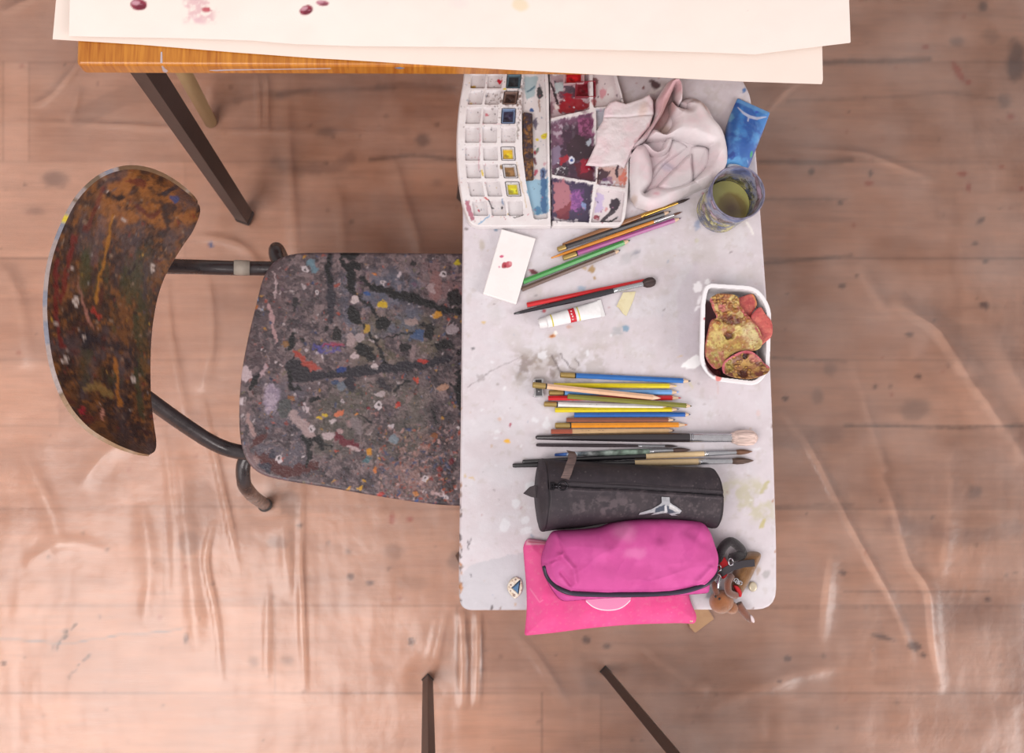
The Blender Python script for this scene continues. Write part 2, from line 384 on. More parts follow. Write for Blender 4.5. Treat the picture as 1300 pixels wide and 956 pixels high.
# ============================================================ PLASTIC SHEET
ridges = [([(989, 518), (1015, 552), (1038, 591), (1078, 670), (1132, 768), (1160, 840)], 5, 9), ([(1107, 572), (1132, 645), (1151, 714), (1176, 753), (1183, 817), (1195, 880)], 8, 10),
          ([(1130, 380), (1156, 400), (1191, 429), (1235, 493), (1299, 582), (1340, 640)], 13, 16), ([(1055, 690), (1050, 740), (1040, 815)], 9, 8), ([(1245, 400), (1299, 500), (1330, 560)], 12, 8),
          ([(977, 190), (1081, 194), (1127, 207), (1190, 232)], 4, 5), ([(970, 150), (1000, 115), (1040, 90)], 4, 5), ([(1085, 330), (1110, 380), (1170, 450)], 14, 8), ([(1080, 460), (1110, 560), (1125, 600)], 6, 4),
          ([(40, 138), (66, 122), (94, 88), (110, 60)], 5, 8), ([(0, 20), (30, 5), (60, -10)], 8, 8), ([(-20, 158), (100, 158), (200, 163), (330, 167), (520, 172)], 2.5, 4), ([(85, 155), (93, 138), (100, 110)], 4, 5),
          ([(326, 95), (327, 130), (329, 170)], 2.5, 5), ([(337, 95), (338, 130), (338, 170)], 2.5, 5), ([(358, 95), (366, 200), (372, 300), (375, 340)], 6, 5), ([(270, 110), (262, 150)], 3, 4),
          ([(497, 200), (512, 255), (527, 300), (535, 330)], 7, 7), ([(586, 775), (587, 820), (588, 900)], 5, 9), ([(606, 775), (606, 830), (604, 900)], 4, 8), ([(565, 780), (556, 820), (546, 870)], 3, 5),
          ([(555, 785), (540, 850)], 2.5, 4), ([(255, 500), (268, 560), (277, 600), (288, 650), (304, 731)], 3, 7), ([(272, 660), (264, 690), (262, 723), (275, 792), (281, 870)], 3, 7), ([(383, 600), (381, 715), (384, 800), (387, 880)], 3, 7),
          ([(356, 640), (362, 690), (368, 760)], 9, 7), ([(340, 740), (338, 870)], 4, 4), ([(225, 560), (235, 650), (245, 760), (250, 830)], 10, 7), ([(205, 540), (218, 640), (222, 760)], 4, 4),
          ([(180, 640), (190, 720), (183, 800)], 9, 6), ([(20, 560), (60, 640), (75, 700)], 10, 6), ([(100, 620), (130, 580), (160, 560)], 9, 6), ([(210, 355), (215, 430), (238, 540)], 6, 6), ([(262, 350), (268, 430), (255, 500)], 6, 6),
          ([(-10, 330), (20, 380), (30, 470)], 12, 9), ([(650, 800), (690, 850), (720, 900)], 6, 5), ([(800, 815), (850, 850), (900, 880)], 8, 5), ([(430, 240), (435, 330)], 6, 4), ([(240, 300), (300, 310), (330, 340)], 5, 5),
          ([(1200, 560), (1205, 640), (1195, 730)], 12, 5), ([(900, 900), (1000, 860), (1060, 850)], 8, 5), ([(30, 720), (80, 690), (140, 700)], 8, 5)]
def sheet():
    x0, y0, x1, y1 = -170, -190, 1480, 1140; st = 3.5
    nx = int((x1 - x0) / st) + 1; ny = int((y1 - y0) / st) + 1
    X, Y = np.meshgrid(x0 + np.arange(nx) * st, y0 + np.arange(ny) * st); X = X.ravel(); Y = Y.ravel()
    z = .0015 + .006 * fbm(X, Y, 130, 40, 3) ** 2 + .0022 * fbm(X * 1.5, Y * .35, 40, 44, 3)
    for p, w, h in ridges:
        p = np.asarray(smooth(p, 4, False)); b = w * 3
        m = (X > p[:, 0].min() - b) & (X < p[:, 0].max() + b) & (Y > p[:, 1].min() - b) & (Y < p[:, 1].max() + b)
        xm, ym = X[m], Y[m]; d = np.full(len(xm), 1e9); sp = np.zeros(len(xm)); nS_ = len(p) - 1
        for i in range(nS_):
            a = p[i]; e_ = p[i + 1] - a; t = np.clip(((xm - a[0]) * e_[0] + (ym - a[1]) * e_[1]) / max((e_ * e_).sum(), 1e-9), 0, 1)
            dd = np.hypot(xm - a[0] - t * e_[0], ym - a[1] - t * e_[1]); u = dd < d; d[u] = dd[u]; sp[u] = (i + t[u]) / nS_
        d = d + w * .5 * (fbm(xm, ym, 22, 50) - .5)
        fade = .6 + .8 * (fbm(X[m], Y[m], 60, 51) - .3)
        z[m] += .85 * h / 1000 * fade * np.sin(np.pi * np.clip(sp, 0, 1)) ** .7 * np.exp(-np.abs(d / (w * 1.1)) ** 1.7)
    for u, v in [(312, 277), (268, 156), (543, 862), (768, 852), (337, 641), (368, 349), (605, 345), (605, 632), (160, 42), (376, 42), (268, -72), (761, 229)]:   # pressed flat by the feet
        z = .0012 + (z - .0012) * (1 - .97 * np.exp(-(np.hypot(X - u, Y - v) / 26) ** 4))
    wx, wy = PN(X, Y, 0.003)
    idx = np.arange(nx * ny).reshape(ny, nx)
    q = np.stack([idx[1:, :-1].ravel(), idx[1:, 1:].ravel(), idx[:-1, 1:].ravel(), idx[:-1, :-1].ravel()], -1)
    return gridmesh('plastic_sheet', np.stack([wx, wy, z], -1), q)
sm_ = bpy.data.materials.new('clear_plastic_film'); sm_.use_nodes = True; nt = sm_.node_tree; N = nt.nodes; L = nt.links
N.remove(N['Principled BSDF']); out = N['Material Output']
tr = N.new('ShaderNodeBsdfTransparent'); gl = N.new('ShaderNodeBsdfGlossy'); df = N.new('ShaderNodeBsdfDiffuse'); df.inputs[0].default_value = (.85, .8, .78, 1)
gl.inputs['Roughness'].default_value = .26
lw = N.new('ShaderNodeFresnel'); lw.inputs['IOR'].default_value = 1.6
nz = N.new('ShaderNodeTexNoise'); nz.inputs['Scale'].default_value = 7; nz.inputs['Detail'].default_value = 5
tcn = N.new('ShaderNodeTexCoord'); L.new(tcn.outputs['Object'], nz.inputs[0])
mr = N.new('ShaderNodeMapRange'); mr.inputs[1].default_value = .35; mr.inputs[2].default_value = .75; mr.inputs[3].default_value = .0; mr.inputs[4].default_value = .09
L.new(nz.outputs[0], mr.inputs[0])
n5 = N.new('ShaderNodeTexNoise'); n5.inputs['Scale'].default_value = 45; n5.inputs['Detail'].default_value = 4; L.new(tcn.outputs['Object'], n5.inputs[0])
bp = N.new('ShaderNodeBump'); bp.inputs['Strength'].default_value = .35; bp.inputs['Distance'].default_value = .002
L.new(n5.outputs[0], bp.inputs['Height']); L.new(bp.outputs[0], gl.inputs['Normal']); L.new(bp.outputs[0], lw.inputs['Normal'])
m1 = N.new('ShaderNodeMixShader'); L.new(mr.outputs[0], m1.inputs[0]); L.new(tr.outputs[0], m1.inputs[1]); L.new(df.outputs[0], m1.inputs[2])
m2 = N.new('ShaderNodeMixShader'); L.new(lw.outputs[0], m2.inputs[0]); L.new(m1.outputs[0], m2.inputs[1]); L.new(gl.outputs[0], m2.inputs[2])
L.new(m2.outputs[0], out.inputs[0])
props(link('plastic_sheet', sheet(), sm_), 'clear plastic dust sheet with creases spread over the floorboards', 'dust sheet')

# ============================================================ GREY WORKTOP
tc_ = Canvas(570, 40, 1000, 790, .8, C(210, 196, 199))
tc_.mottle(C(203, 188, 190), 60, .5, .2, .6, 2); tc_.mottle(C(212, 203, 206), 30, .55, .15, .6, 6); tc_.mottle(C(194, 180, 176), 9, .68, .06, .5, 8)
tc_.mottle(C(192, 180, 174), 25, .6, .1, .4, 12, box=(600, 280, 990, 480)); tc_.mottle(C(186, 172, 166), 14, .6, .08, .4, 13, box=(730, 60, 960, 330))
tc_.mottle(C(220, 210, 212), 5, .72, .05, .4, 21)
tc_.poly([(580, 735), (600, 716), (668, 700), (668, 780), (580, 780)], C(189, 182, 186), .8, 1, 1)
tc_.poly([(860, 370), (885, 330), (890, 372), (885, 450), (862, 456)], C(200, 185, 192), .5, 2)
tc_.mottle(C(186, 176, 128), 16, .52, .12, .55, 31, box=(905, 600, 992, 670)); tc_.stroke([(966, 625), (975, 612)], 2.2, C(176, 164, 80), .6, 1, 1.2)
tc_.stroke([(970, 660), (966, 670)], 2.2, C(186, 170, 86), .7, .8, 1)
tc_.mottle(C(125, 105, 95), 9, .5, .12, .75, 33, 1, 1, (652, 445, 716, 486)); tc_.mottle(C(165, 150, 140), 10, .5, .1, .5, 34, box=(640, 430, 780, 500))
for p, w in [([(700, 451), (706, 462), (713, 474)], .8), ([(712, 449), (722, 466), (730, 470)], .8), ([(593, 491), (625, 470), (663, 452)], .35), ([(730, 456), (735, 463)], .6)]: tc_.stroke(p, w, C(80, 65, 62), .8, .5, .4)
tc_.blob(751, 342, 5, 5, C(165, 125, 60), 0, .85, 1, .6); tc_.blob(742, 340, 3, 2.5, C(180, 140, 60), 0, .6, .8, .5); tc_.blob(754, 353, 2, 3, C(165, 125, 60), 0, .8, .7)
tc_.blob(739, 366, 5, 3, C(120, 160, 185), 0, .6, 1.5, .6); tc_.blob(795, 417, 4, 4.5, C(95, 140, 165), 0, .75, 1, .6); tc_.blob(784, 421, 8, 5, C(150, 155, 160), 0, .45, 2, .8)
tc_.blob(629, 292, 2.6, 2.2, C(60, 110, 140), 0, .8, .6); tc_.blob(612, 312, 3.5, 6, C(176, 160, 140), 0, .6, 1.5); tc_.blob(592, 290, 3, 2, C(90, 75, 70), 0, .7)
tc_.blob(797, 327, 12, 8, C(165, 160, 160), -.4, .4, 3, .8); tc_.blob(808, 320, 5, 2, C(100, 105, 120), -.6, .5, 1.5, .6); tc_.blob(885, 285, 4, 6, C(110, 130, 165), .3, .6, 1.5, .6)
tc_.blob(702, 426, 4.5, 2.5, C(200, 130, 50), -.2, .9, .6); tc_.blob(706, 423, 2.5, 2.2, C(250, 235, 225), 0, .9, .5); tc_.blob(701, 426, 2, 1, C(130, 20, 30), 0, .9, .4)
tc_.blob(723, 415, 4, 2.6, C(195, 150, 130), 0, .7, .8); tc_.blob(614, 410, 3, 2, C(210, 170, 90), 0, .7, .7); tc_.blob(691, 395, 3, 2, C(190, 40, 55), 0, .9, .5)
tc_.blob(678, 345, 4.5, 3, C(105, 22, 35), .1, .95, .6); tc_.blob(673, 343, 2, 1.2, C(160, 40, 60), .1, .9, .5)
tc_.blob(643.5, 560, 3.4, 2.6, C(238, 175, 35), 0, .95, .5); tc_.blob(648, 539, 1.8, 2.4, C(165, 50, 75), .4, .9, .5); tc_.blob(634, 532, 2, 1.4, C(215, 160, 120), 0, .6); tc_.blob(599, 607, 4, 1.6, C(205, 170, 110), .4, .7); tc_.blob(590, 604, 2, 1.5, C(205, 170, 100), 0, .7)
tc_.poly([(605, 476), (613, 474), (616, 483), (607, 485)], C(165, 152, 152), .7, .7, .5); tc_.blob(600, 442, 2.6, 2.6, C(110, 105, 108), 0, .8)
for x, y, rx, ry in [(694, 538, 5, 7), (679, 533, 4, 3), (631, 548, 4, 3), (630, 556, 3, 1.5), (625, 459, 1.6, 1.6), (641, 667, 6, 8), (666, 660, 5, 5), (668, 674, 8, 5), (655, 640, 5, 7), (676, 620, 8, 9), (960, 570, 6, 2), (611, 520, 2, 1.5), (745, 448, 2, 4), (690, 452, 7, 5)]:
    tc_.blob(x, y, rx, ry, C(226, 220, 222), 0, .75, 1, .5)
# white paint dots and drips left of the tub
tc_.blob(886, 364, 5.5, 6.5, C(248, 238, 238), .3, .95, .6, .3); tc_.blob(898, 358, 2.8, 3.8, C(245, 235, 235), 0, .95, .5); tc_.blob(889, 381, 5.5, 4.5, C(248, 238, 238), -.5, .95, .6, .4); tc_.stroke([(882, 394), (886, 389), (893, 389)], 1.5, C(248, 238, 238), .95, .5)
tc_.poly(smooth([(866, 464.5), (871, 459), (877, 454), (886, 451), (889, 462), (882, 468), (873, 468)], 4), C(252, 244, 242), 1, .6)
tc_.stroke([(912, 470), (911, 500)], .8, C(205, 165, 155), .5, .8); tc_.blob(963, 525, 3, 4, C(215, 185, 180), 0, .7, 1); tc_.stroke([(876, 486), (880, 492)], 1, C(205, 190, 150), .7)
tc_.blob(864, 452, 2.5, 1.2, C(215, 175, 110), 0, .6)
tc_.blob(893, 246, 2, 1.6, C(190, 80, 90), 0, .8); tc_.blob(832, 108, 6, 5, C(70, 32, 36), .4, .9, .8, .6); tc_.blob(827, 103, 3, 2, C(80, 50, 50), 0, .8)
tc_.stroke([(823, 119), (832, 116), (838, 112)], 1.2, C(225, 215, 210), .9, .6, 1); tc_.stroke([(827, 113), (833, 119)], .8, C(225, 215, 210), .8); tc_.blob(817, 111, 2, 2, C(120, 60, 60))
tc_.blob(945, 114, 2.6, 3.5, C(60, 110, 165), .3, .9, .6); tc_.stroke([(948, 283), (953, 290), (955, 297)], 1.6, C(235, 225, 220), .9, .6); tc_.blob(884, 306, 3, 3, C(190, 180, 130), 0, .4, 1)
for i in range(8): tc_.blob(596 + random.uniform(-2, 4), random.uniform(684, 700), .5, 2.2, C(45, 40, 45), .1, .9, .4)
tc_.blob(598, 731, .6, 2.5, C(45, 40, 45), -.3, .9, .4); tc_.blob(973, 729, 5, 6, C(165, 158, 156), 0, .7, 1, .4); tc_.blob(962, 725, 2.5, 5, C(178, 150, 130), .2, .7, 1); tc_.blob(905, 752, 12, 8, C(110, 110, 112), 0, .7, 2, .5)
for i in range(46):                                       # chipped rim down to the bare board
    x, y = random.choice([(random.uniform(584, 587), random.uniform(300, 770)), (random.uniform(583, 586), random.uniform(640, 770)), (random.uniform(600, 960), random.uniform(772, 775)), (random.uniform(978, 988), random.uniform(500, 750))])
    tc_.blob(x, y, random.uniform(.8, 1.8), random.uniform(1, 4), random.choice([C(170, 120, 85), C(120, 90, 75), C(70, 55, 55)]), 0, .8, .5, .5)
tc_.blob(585, 745, 2.5, 7, C(185, 125, 80), 0, .9, .6, .5); tc_.blob(584, 716, 2, 3, C(185, 125, 80), 0, .9, .6)
tc_.specks(380, (585, 60, 985, 775), .4, 1.5, [C(120, 105, 105), C(232, 226, 226), C(150, 135, 130), C(190, 150, 110), C(140, 150, 170), C(170, 110, 110)], .75, .5)
tc_.warp(2.2, 5, 7); tc_.a = np.clip(tc_.a * 1.13, 0, .85)
top_outline = rpoly([(589, 88), (935, 86), (953, 120), (960, 190), (968, 300), (975, 400), (980, 500), (986, 690), (986, 774), (584, 775), (583, 740), (586, 500), (588, 290)], [6, 34, 10, 40, 60, 60, 60, 20, 26, 20, 12, 60, 60])
g0 = P(785, 430, 0)
desk = empty('grey_desk', (g0.x, g0.y, 0), 'grey painted small desk with chipped edges holding paints, pencils and brushes', 'desk')
mt = mat('chipped_grey_paint', None, .62, True, var=.04, vscale=60, bump=.2, bscale=180, rvar=.12)
relief('desk_top', top_outline, ZT, lambda x, y, d: ZT - .0025 * (1 - rnd(d, 2.2)), lambda x, y, d: ZT - .022 + 0 * d, mt, 1.5, tc_, desk)
steel = mat('dark_brown_metal', alb((66, 52, 50)), .42, metal=.3, var=.12, vscale=40, bump=.1, bscale=120)
for u, v in [(612, 90), (925, 90), (612, 745), (955, 745)]:
    b = MB(); q = P(u, v, ZT); f = P(u, v, ZT) + Vector((0, 0, 0))
    b.sweep([(q.x, q.y, ZT - .022), (q.x, q.y, .006)], .0125, sm=False, sec=[(-1, -1), (1, -1), (1, 1), (-1, 1)]); b.build('leg', steel, desk, False, .0015, False)
b = MB(); a, c_, d_, e_ = P(612, 90, ZT), P(925, 90, ZT), P(955, 745, ZT), P(612, 745, ZT)
for s, t in ((a, c_), (c_, d_), (d_, e_), (e_, a)): b.sweep([(s.x, s.y, ZT - .036), (t.x, t.y, ZT - .036)], .011, sm=False, sec=[(-1, -1), (1, -1), (1, 1), (-1, 1)])
b.build('frame', steel, desk, False, 0, False)

# ============================================================ WOODEN TABLE
wo = P(590, -200, 0)
wt = empty('wooden_table', (wo.x, wo.y, 0), 'wood veneer table with dark square metal legs at the top, under large paper sheets', 'table')
q0 = P(97, 82, ZW); q1 = P(1041, 86, ZW); ax = (q1 - q0).normalized(); ay = Vector((-ax.y, ax.x, 0)); LW = (q1 - q0).length; DW = .62
Rw = Matrix((ax, ay, Vector((0, 0, 1)))).transposed()
wood = bpy.data.materials.new('orange_oak_veneer'); wood.use_nodes = True; nt = wood.node_tree; N = nt.nodes; L = nt.links; bs = N['Principled BSDF']
tcn = N.new('ShaderNodeTexCoord'); mp = N.new('ShaderNodeMapping'); mp.inputs['Scale'].default_value = (1, .06, .06); L.new(tcn.outputs['Object'], mp.inputs[0])
nz = N.new('ShaderNodeTexNoise'); nz.inputs['Scale'].default_value = 260; nz.inputs['Detail'].default_value = 6; L.new(mp.outputs[0], nz.inputs[0])
n2 = N.new('ShaderNodeTexNoise'); n2.inputs['Scale'].default_value = 14; n2.inputs['Detail'].default_value = 4; L.new(mp.outputs[0], n2.inputs[0])
cr = N.new('ShaderNodeValToRGB'); e = cr.color_ramp.elements
e[0].position = .3; e[0].color = (*alb((164, 84, 18)), 1); e[1].position = .7; e[1].color = (*alb((224, 146, 52)), 1)
ad = N.new('ShaderNodeMath'); ad.operation = 'MULTIPLY_ADD'; ad.inputs[1].default_value = .7; L.new(nz.outputs[0], ad.inputs[0])
m3 = N.new('ShaderNodeMath'); m3.operation = 'MULTIPLY'; m3.inputs[1].default_value = .3; L.new(n2.outputs[0], m3.inputs[0]); L.new(m3.outputs[0], ad.inputs[2])
L.new(ad.outputs[0], cr.inputs[0]); L.new(cr.outputs[0], bs.inputs['Base Color']); bs.inputs['Roughness'].default_value = .28
b = MB(); cc = q0 + ax * LW / 2 + ay * DW / 2; b.box((cc.x, cc.y, ZW - .016), (LW, DW, .032), Rw)
o = b.build('table_top', wood, wt, False, .005, False)
legsec = [(-1, -1), (1, -1), (1, 1), (-1, 1)]
lt = P(160, 50, ZW - .032); lf = P(312, 277, 0)
for i, (sx, sy) in enumerate([(0, 0), (1, 0), (0, 1), (1, 1)]):
    t = Vector((lt.x, lt.y, ZW - .032)); f = Vector((lf.x, lf.y, .005))
    mid = q0 + ax * LW / 2 + ay * DW / 2
    if sx: t = P(900, -10, ZW - .032); f = Vector((t.x - .02, t.y - .03, .005))
    if sy: t.y = t.y + .4; f.y = t.y + .04
    b = MB(); dvec = (f - t).normalized(); up = Vector((1, 0, 0)); up = (up - dvec * up.dot(dvec)).normalized(); sd = dvec.cross(up)
    ca, sa = math.cos(.35), math.sin(.35); u2 = up * ca + sd * sa; s2 = -up * sa + sd * ca
    rings = [[p + u2 * a_ * rr + s2 * b_ * rr for a_, b_ in legsec] for p, rr in ((t, .0155), (f + (t - f) * .02, .0135))]
    b.ring_loft(rings); o = b.build('leg', steel, wt, False, .0012, False)
    ft = MB(); ft.ring_loft([[p + u2 * a_ * rr + s2 * b_ * rr for a_, b_ in legsec] for p, rr in ((f + (t - f) * .02, .0138), (f - Vector((0, 0, .0)), .0138))]); fo = ft.build('foot_cap', cm((50, 42, 42), .6), None, False, 0); wparent(fo, wt); fo.parent = o; fo.matrix_parent_inverse = Matrix()
    fo.matrix_parent_inverse = o.matrix_parent_inverse.copy(); fo.matrix_parent_inverse = Matrix()
# paint drip marks on the front of the table top
b = MB(); fr = lambda u, v, z: P(u, v, z)
def edgept(u, h):                      # point on the front face, h below the top
    s = (u - 97) / (1081 - 97); p = q0 + ax * LW * s; return Vector((p.x, p.y, ZW - h)) - ay * .0006
def dripface(pts):                     # pts (u,h) outline on front face
    mb = MB(); ps = [edgept(*p) for p in pts]; n = len(ps); bk = [p + ay * .0012 for p in ps]
    mb.add(ps + bk, [tuple(range(n)), tuple(reversed(range(n, 2 * n)))] + [(i, n + i, n + (i + 1) % n, (i + 1) % n) for i in range(n)]); return mb
dm = cm((196, 178, 182), .6)
dripface([(203.5, .004), (205.5, .004), (206, .012), (208, .020), (204, .026), (201, .022), (202.5, .012)]).build('paint_drip', dm, wt, False, 0, False)
dripface([(262, .017), (290, .014), (340, .0125), (420, .009), (421, .0102), (340, .0142), (290, .017), (270, .0195)]).build('paint_drip', dm, wt, False, 0, False)
dripface([(505, .006), (512, .004), (518, .007), (511, .0095)]).build('paint_drip', cm((120, 125, 150), .6), wt, False, 0, False)
mb = MB(); p0 = P(206, 64, ZW); 
mb.prism([P(204, 66, ZW + .0004), P(206, 66, ZW), P(206.4, 80, ZW), P(203.6, 80, ZW)], ZW - .0002, ZW + .0005); mb.build('paint_drip', dm, wt, False, 0, False)

# round pale wooden leg of a stool pushed under the table
so = P(240, 60, 0)
f1 = P(268, 156, 0)
stool = empty('wooden_stool', (f1.x, f1.y + .18, 0), 'pale wooden stool under the wooden table, only one round leg showing', 'stool')
pale = mat('pale_beech', alb((190, 156, 112)), .5, var=.12, vscale=30, stretch=(1, 1, .1))
for sx, sy in ((0, 0), (-.17, .18), (.17, .18), (0, .36)):
    b = MB(); x = f1.x + sx; y = f1.y + sy
    b.sweep([(x, y, .005), (x - sx * .08, y - (sy - .18) * .08, .50)], (.0125, .0155), sm=False, n=20); b.build('leg', pale, stool, True, 0, False)
b = MB(); b.prism([(f1.x + .19 * math.cos(t * PI / 20), f1.y + .18 + .19 * math.sin(t * PI / 20)) for t in range(40)], .5, .53); b.build('seat', pale, stool, False, .004, False)

# metal legged desk standing just beyond the lower side of the picture
f1, f2 = P(543, 862, 0), P(768, 852, 0)
d2 = empty('metal_leg_table', ((f1.x + f2.x) / 2, f1.y - .25, 0), 'dark square metal table legs, the tips standing below the grey desk', 'table')
b = MB(); 
for i, (x, y, dx) in enumerate([(f1.x, f1.y, 0), (f2.x, f2.y, .0), (f1.x, f1.y - .5, 0), (f2.x, f2.y - .5, 0)]):
    b = MB(); b.sweep([(x, y, .012), (x + dx, y - .02, .70)], .0075, sm=False, sec=legsec); l_ = b.build('leg', steel, d2, False, .0012, False)
    b = MB(); b.sweep([(x, y, .005), (x, y, .0125)], .0085, sm=False, sec=legsec); b.build('foot_cap', cm((50, 42, 42), .6), d2, False, 0, False)
b = MB(); b.box(((f1.x + f2.x) / 2, f1.y - .32, .711), (f2.x - f1.x + .05, .57, .02)); b.build('table_top', cm((200, 190, 190), .6), d2, False, .003, False)

# ============================================================ PAPER SHEETS
def paint_berry(c, x, y, rx, ry, rot=0, base=(150, 50, 70)):
    c.blob(x, y, rx, ry, C(*base), rot, 1, .5, .12); c.blob(x + rx * .25, y + ry * .3, rx * .7, ry * .55, C(110, 25, 45), rot, .8, .8, .2)
    c.blob(x - rx * .3, y - ry * .3, rx * .5, ry * .4, C(225, 170, 180), rot, .8, .7, .3)
    c.stroke([(x - rx * .7, y - ry * .2), (x, y - ry * .1), (x + rx * .6, y + ry * .1)], .3, C(200, 130, 145), .8, .4)
pc = Canvas(40, -330, 1100, 120, 1.1, (.74, .665, .62))
pc.mottle((.72, .63, .57), 90, .5, .2, .3, 3)
paint_berry(pc, 176, 6.5, 10.5, 7.5, .1); paint_berry(pc, 389, 14, 9, 6, -.35); paint_berry(pc, 409.5, 5, 8, 3.6, .1, (190, 110, 125))
pc.mottle(C(225, 160, 170), 9, .5, .1, .6, 5, box=(228, -12, 278, 34)); pc.blob(262, 13, 6, 3.5, C(195, 60, 80), .2, .9, .8, .5); pc.blob(252, 26, 9, 4, C(232, 180, 190), .4, .5, 2, .6)
pc.blob(660, 8, 11, 8, C(248, 220, 180), .3, .7, 2.5, .4); pc.blob(582, 5, 10, 6, C(250, 228, 222), 0, .5, 4); pc.blob(655, -8, 7, 5, C(230, 190, 190), 0, .5, 2)
for i in range(14): paint_berry(pc, random.uniform(110, 1050), random.uniform(-300, -30), random.uniform(7, 12), random.uniform(5, 8), random.uniform(-1, 1))
pc.specks(60, (100, -320, 1070, 50), .3, .9, [C(215, 190, 190), C(200, 160, 165)], .5, .4)
papm = mat('heavy_watercolour_paper', None, .8, True, var=.015, vscale=15, bump=.25, bscale=500, bdist=.0006)
zz = ZW + .001
lower = [(75, -40), (82, -310), (1040, -310), (1043.5, 60), (1044.5, 107), (950, 104), (700, 92), (500, 80), (400, 74), (300, 67), (180, 57), (67, 50)]
pc2 = Canvas(40, -330, 1100, 120, 6, (.72, .62, .56))
pl = relief('paper_sheet', lower, zz + .001, lambda x, y, d: zz + .0011 + .0022 * fbm(x, y, 160, 3), lambda x, y, d: zz + .0003 + .0022 * fbm(x, y, 160, 3), papm, 4, pc2)
props(pl, 'large blank cream paper sheet, the lower one, sticking out over the table front', 'paper', 'paper sheets on the wooden table')
upper = [(90, -40), (97, -325), (1072, -325), (1076, -40), (1079, 55), (1020, 62), (958, 69.5), (900, 67), (780, 64), (660, 61), (560, 60), (450, 59), (380, 57), (320, 52), (230, 49), (88, 46.5)]
def zu(x, y): return zz + .0058 + .004 * fbm(x, y, 140, 8)
pu = relief('paper_sheet', upper, zz + .006, lambda x, y, d: zu(x, y), lambda x, y, d: zu(x, y) - .0009, papm, 1.6, pc)
props(pu, 'large white paper sheet with painted dark red berries lying on top', 'paper', 'paper sheets on the wooden table')

# ============================================================ CHAIR
co0 = P(460, 480, 0)
chair = empty('school_chair', (co0.x, co0.y, 0), 'paint-splattered plywood school chair with dark steel tube frame', 'chair')
s3 = lambda x, y: (290 + x * .2385, 300 + y * .2385)
s4 = lambda x, y: (290 + x * .2385, 470 + y * .2385)
sc = Canvas(296, 315, 650, 648, .6, C(112, 98, 98))
sc.mottle(C(150, 134, 130), 16, .5, .12, .7, 1); sc.mottle(C(82, 72, 78), 22, .5, .1, .7, 5); sc.mottle(C(168, 150, 146), 5, .58, .06, .6, 9); sc.mottle(C(60, 52, 56), 6, .6, .05, .7, 14)
sc.mottle(C(104, 106, 88), 40, .5, .12, .5, 18, box=(380, 470, 560, 600)); sc.mottle(C(118, 112, 84), 20, .5, .12, .6, 19, box=(440, 390, 570, 470)); sc.mottle(C(110, 122, 140), 20, .5, .12, .6, 23, box=(420, 330, 560, 440))
sc.mottle(C(104, 82, 82), 50, .45, .12, .6, 27, .4, 1, (300, 318, 372, 470)); sc.mottle(C(108, 104, 112), 24, .5, .1, .8, 28, box=(310, 470, 400, 620))
sc.mottle(C(165, 132, 120), 6, .52, .08, .7, 29, box=(490, 540, 580, 640)); sc.mottle(C(52, 42, 46), 14, .48, .1, .8, 30, box=(540, 560, 640, 660)); sc.mottle(C(50, 44, 50), 14, .52, .1, .7, 37, box=(530, 380, 640, 600))
sc.mottle(C(150, 120, 118), 12, .52, .1, .7, 31, .5, 1, (530, 318, 640, 390))
pal = [C(225, 215, 210), C(235, 228, 222), C(40, 35, 38), C(30, 26, 30), C(60, 52, 55), C(170, 150, 145), C(130, 112, 112), C(90, 80, 84), C(150, 60, 50), C(190, 85, 60), C(80, 100, 130), C(50, 75, 120), C(210, 160, 60), C(110, 110, 70), C(180, 130, 120), C(120, 90, 110)]
sc.specks(2600, (298, 316, 640, 646), .35, 1.7, pal, .9, .35, 2.2)
sc.specks(900, (298, 316, 640, 646), .8, 3.6, pal[2:8] + [C(160, 140, 134), C(118, 104, 104)], .7, .6, 2.4)
sc.specks(500, (480, 540, 585, 640), .5, 1.8, [C(190, 150, 135), C(60, 45, 45), C(210, 180, 170), C(80, 90, 120), C(180, 90, 60)], .9, .35, 2.4)
# scratches
for i in range(170):
    x, y = random.uniform(300, 620), random.uniform(318, 640); a_ = random.gauss(1.2, .6); l_ = random.uniform(3, 14)
    sc.stroke([(x, y), (x + l_ * .5 * math.cos(a_) + random.gauss(0, 1), y + l_ * .5 * math.sin(a_)), (x + l_ * math.cos(a_), y + l_ * math.sin(a_))], random.uniform(.25, .6), random.choice([C(200, 185, 180), C(45, 38, 42), C(170, 120, 110), C(35, 32, 36)]), .75, .35, .4)
BK = C(24, 21, 25); DG = C(58, 54, 63)
def S(f, pts, w, c, al=.95, rag=1.6, h=0):
    q = smooth([f(*p) for p in pts], 5, False); n = len(q); w = w * 1.2
    ws = [w * (.25 + .9 * math.sin(PI * (i + .5) / n) ** .45) * random.uniform(.75, 1.15) for i in range(n)]
    sc.stroke(q, ws, c, al, .45, min(rag, w * .9) + .5, h, 3.2)
    sc.stroke(q, [v * .6 for v in ws], c, al * .9, .6, min(rag, w * .5), h, 2)
S(s3, [(535, 95), (535, 200), (545, 300), (545, 460)], 4, DG); S(s3, [(535, 100), (530, 180), (548, 250)], 2.6, BK)
S(s3, [(590, 90), (610, 150), (650, 200), (650, 270), (700, 330), (760, 380), (800, 440)], 2.3, BK); sc.blob(*s3(820, 465), 8.5, 8.5, BK, .5, 1, .6, .35)
S(s3, [(600, 95), (640, 110), (690, 90)], 4, BK); S(s3, [(640, 160), (690, 155)], 4.5, BK); S(s3, [(655, 180), (650, 290)], 4, BK)
sc.blob(*s3(665, 412), 8, 12.5, BK, -.35, 1, .6, .35); S(s3, [(700, 450), (780, 560), (840, 690)], 1.7, BK); sc.blob(*s3(832, 680), 4, 5, BK)
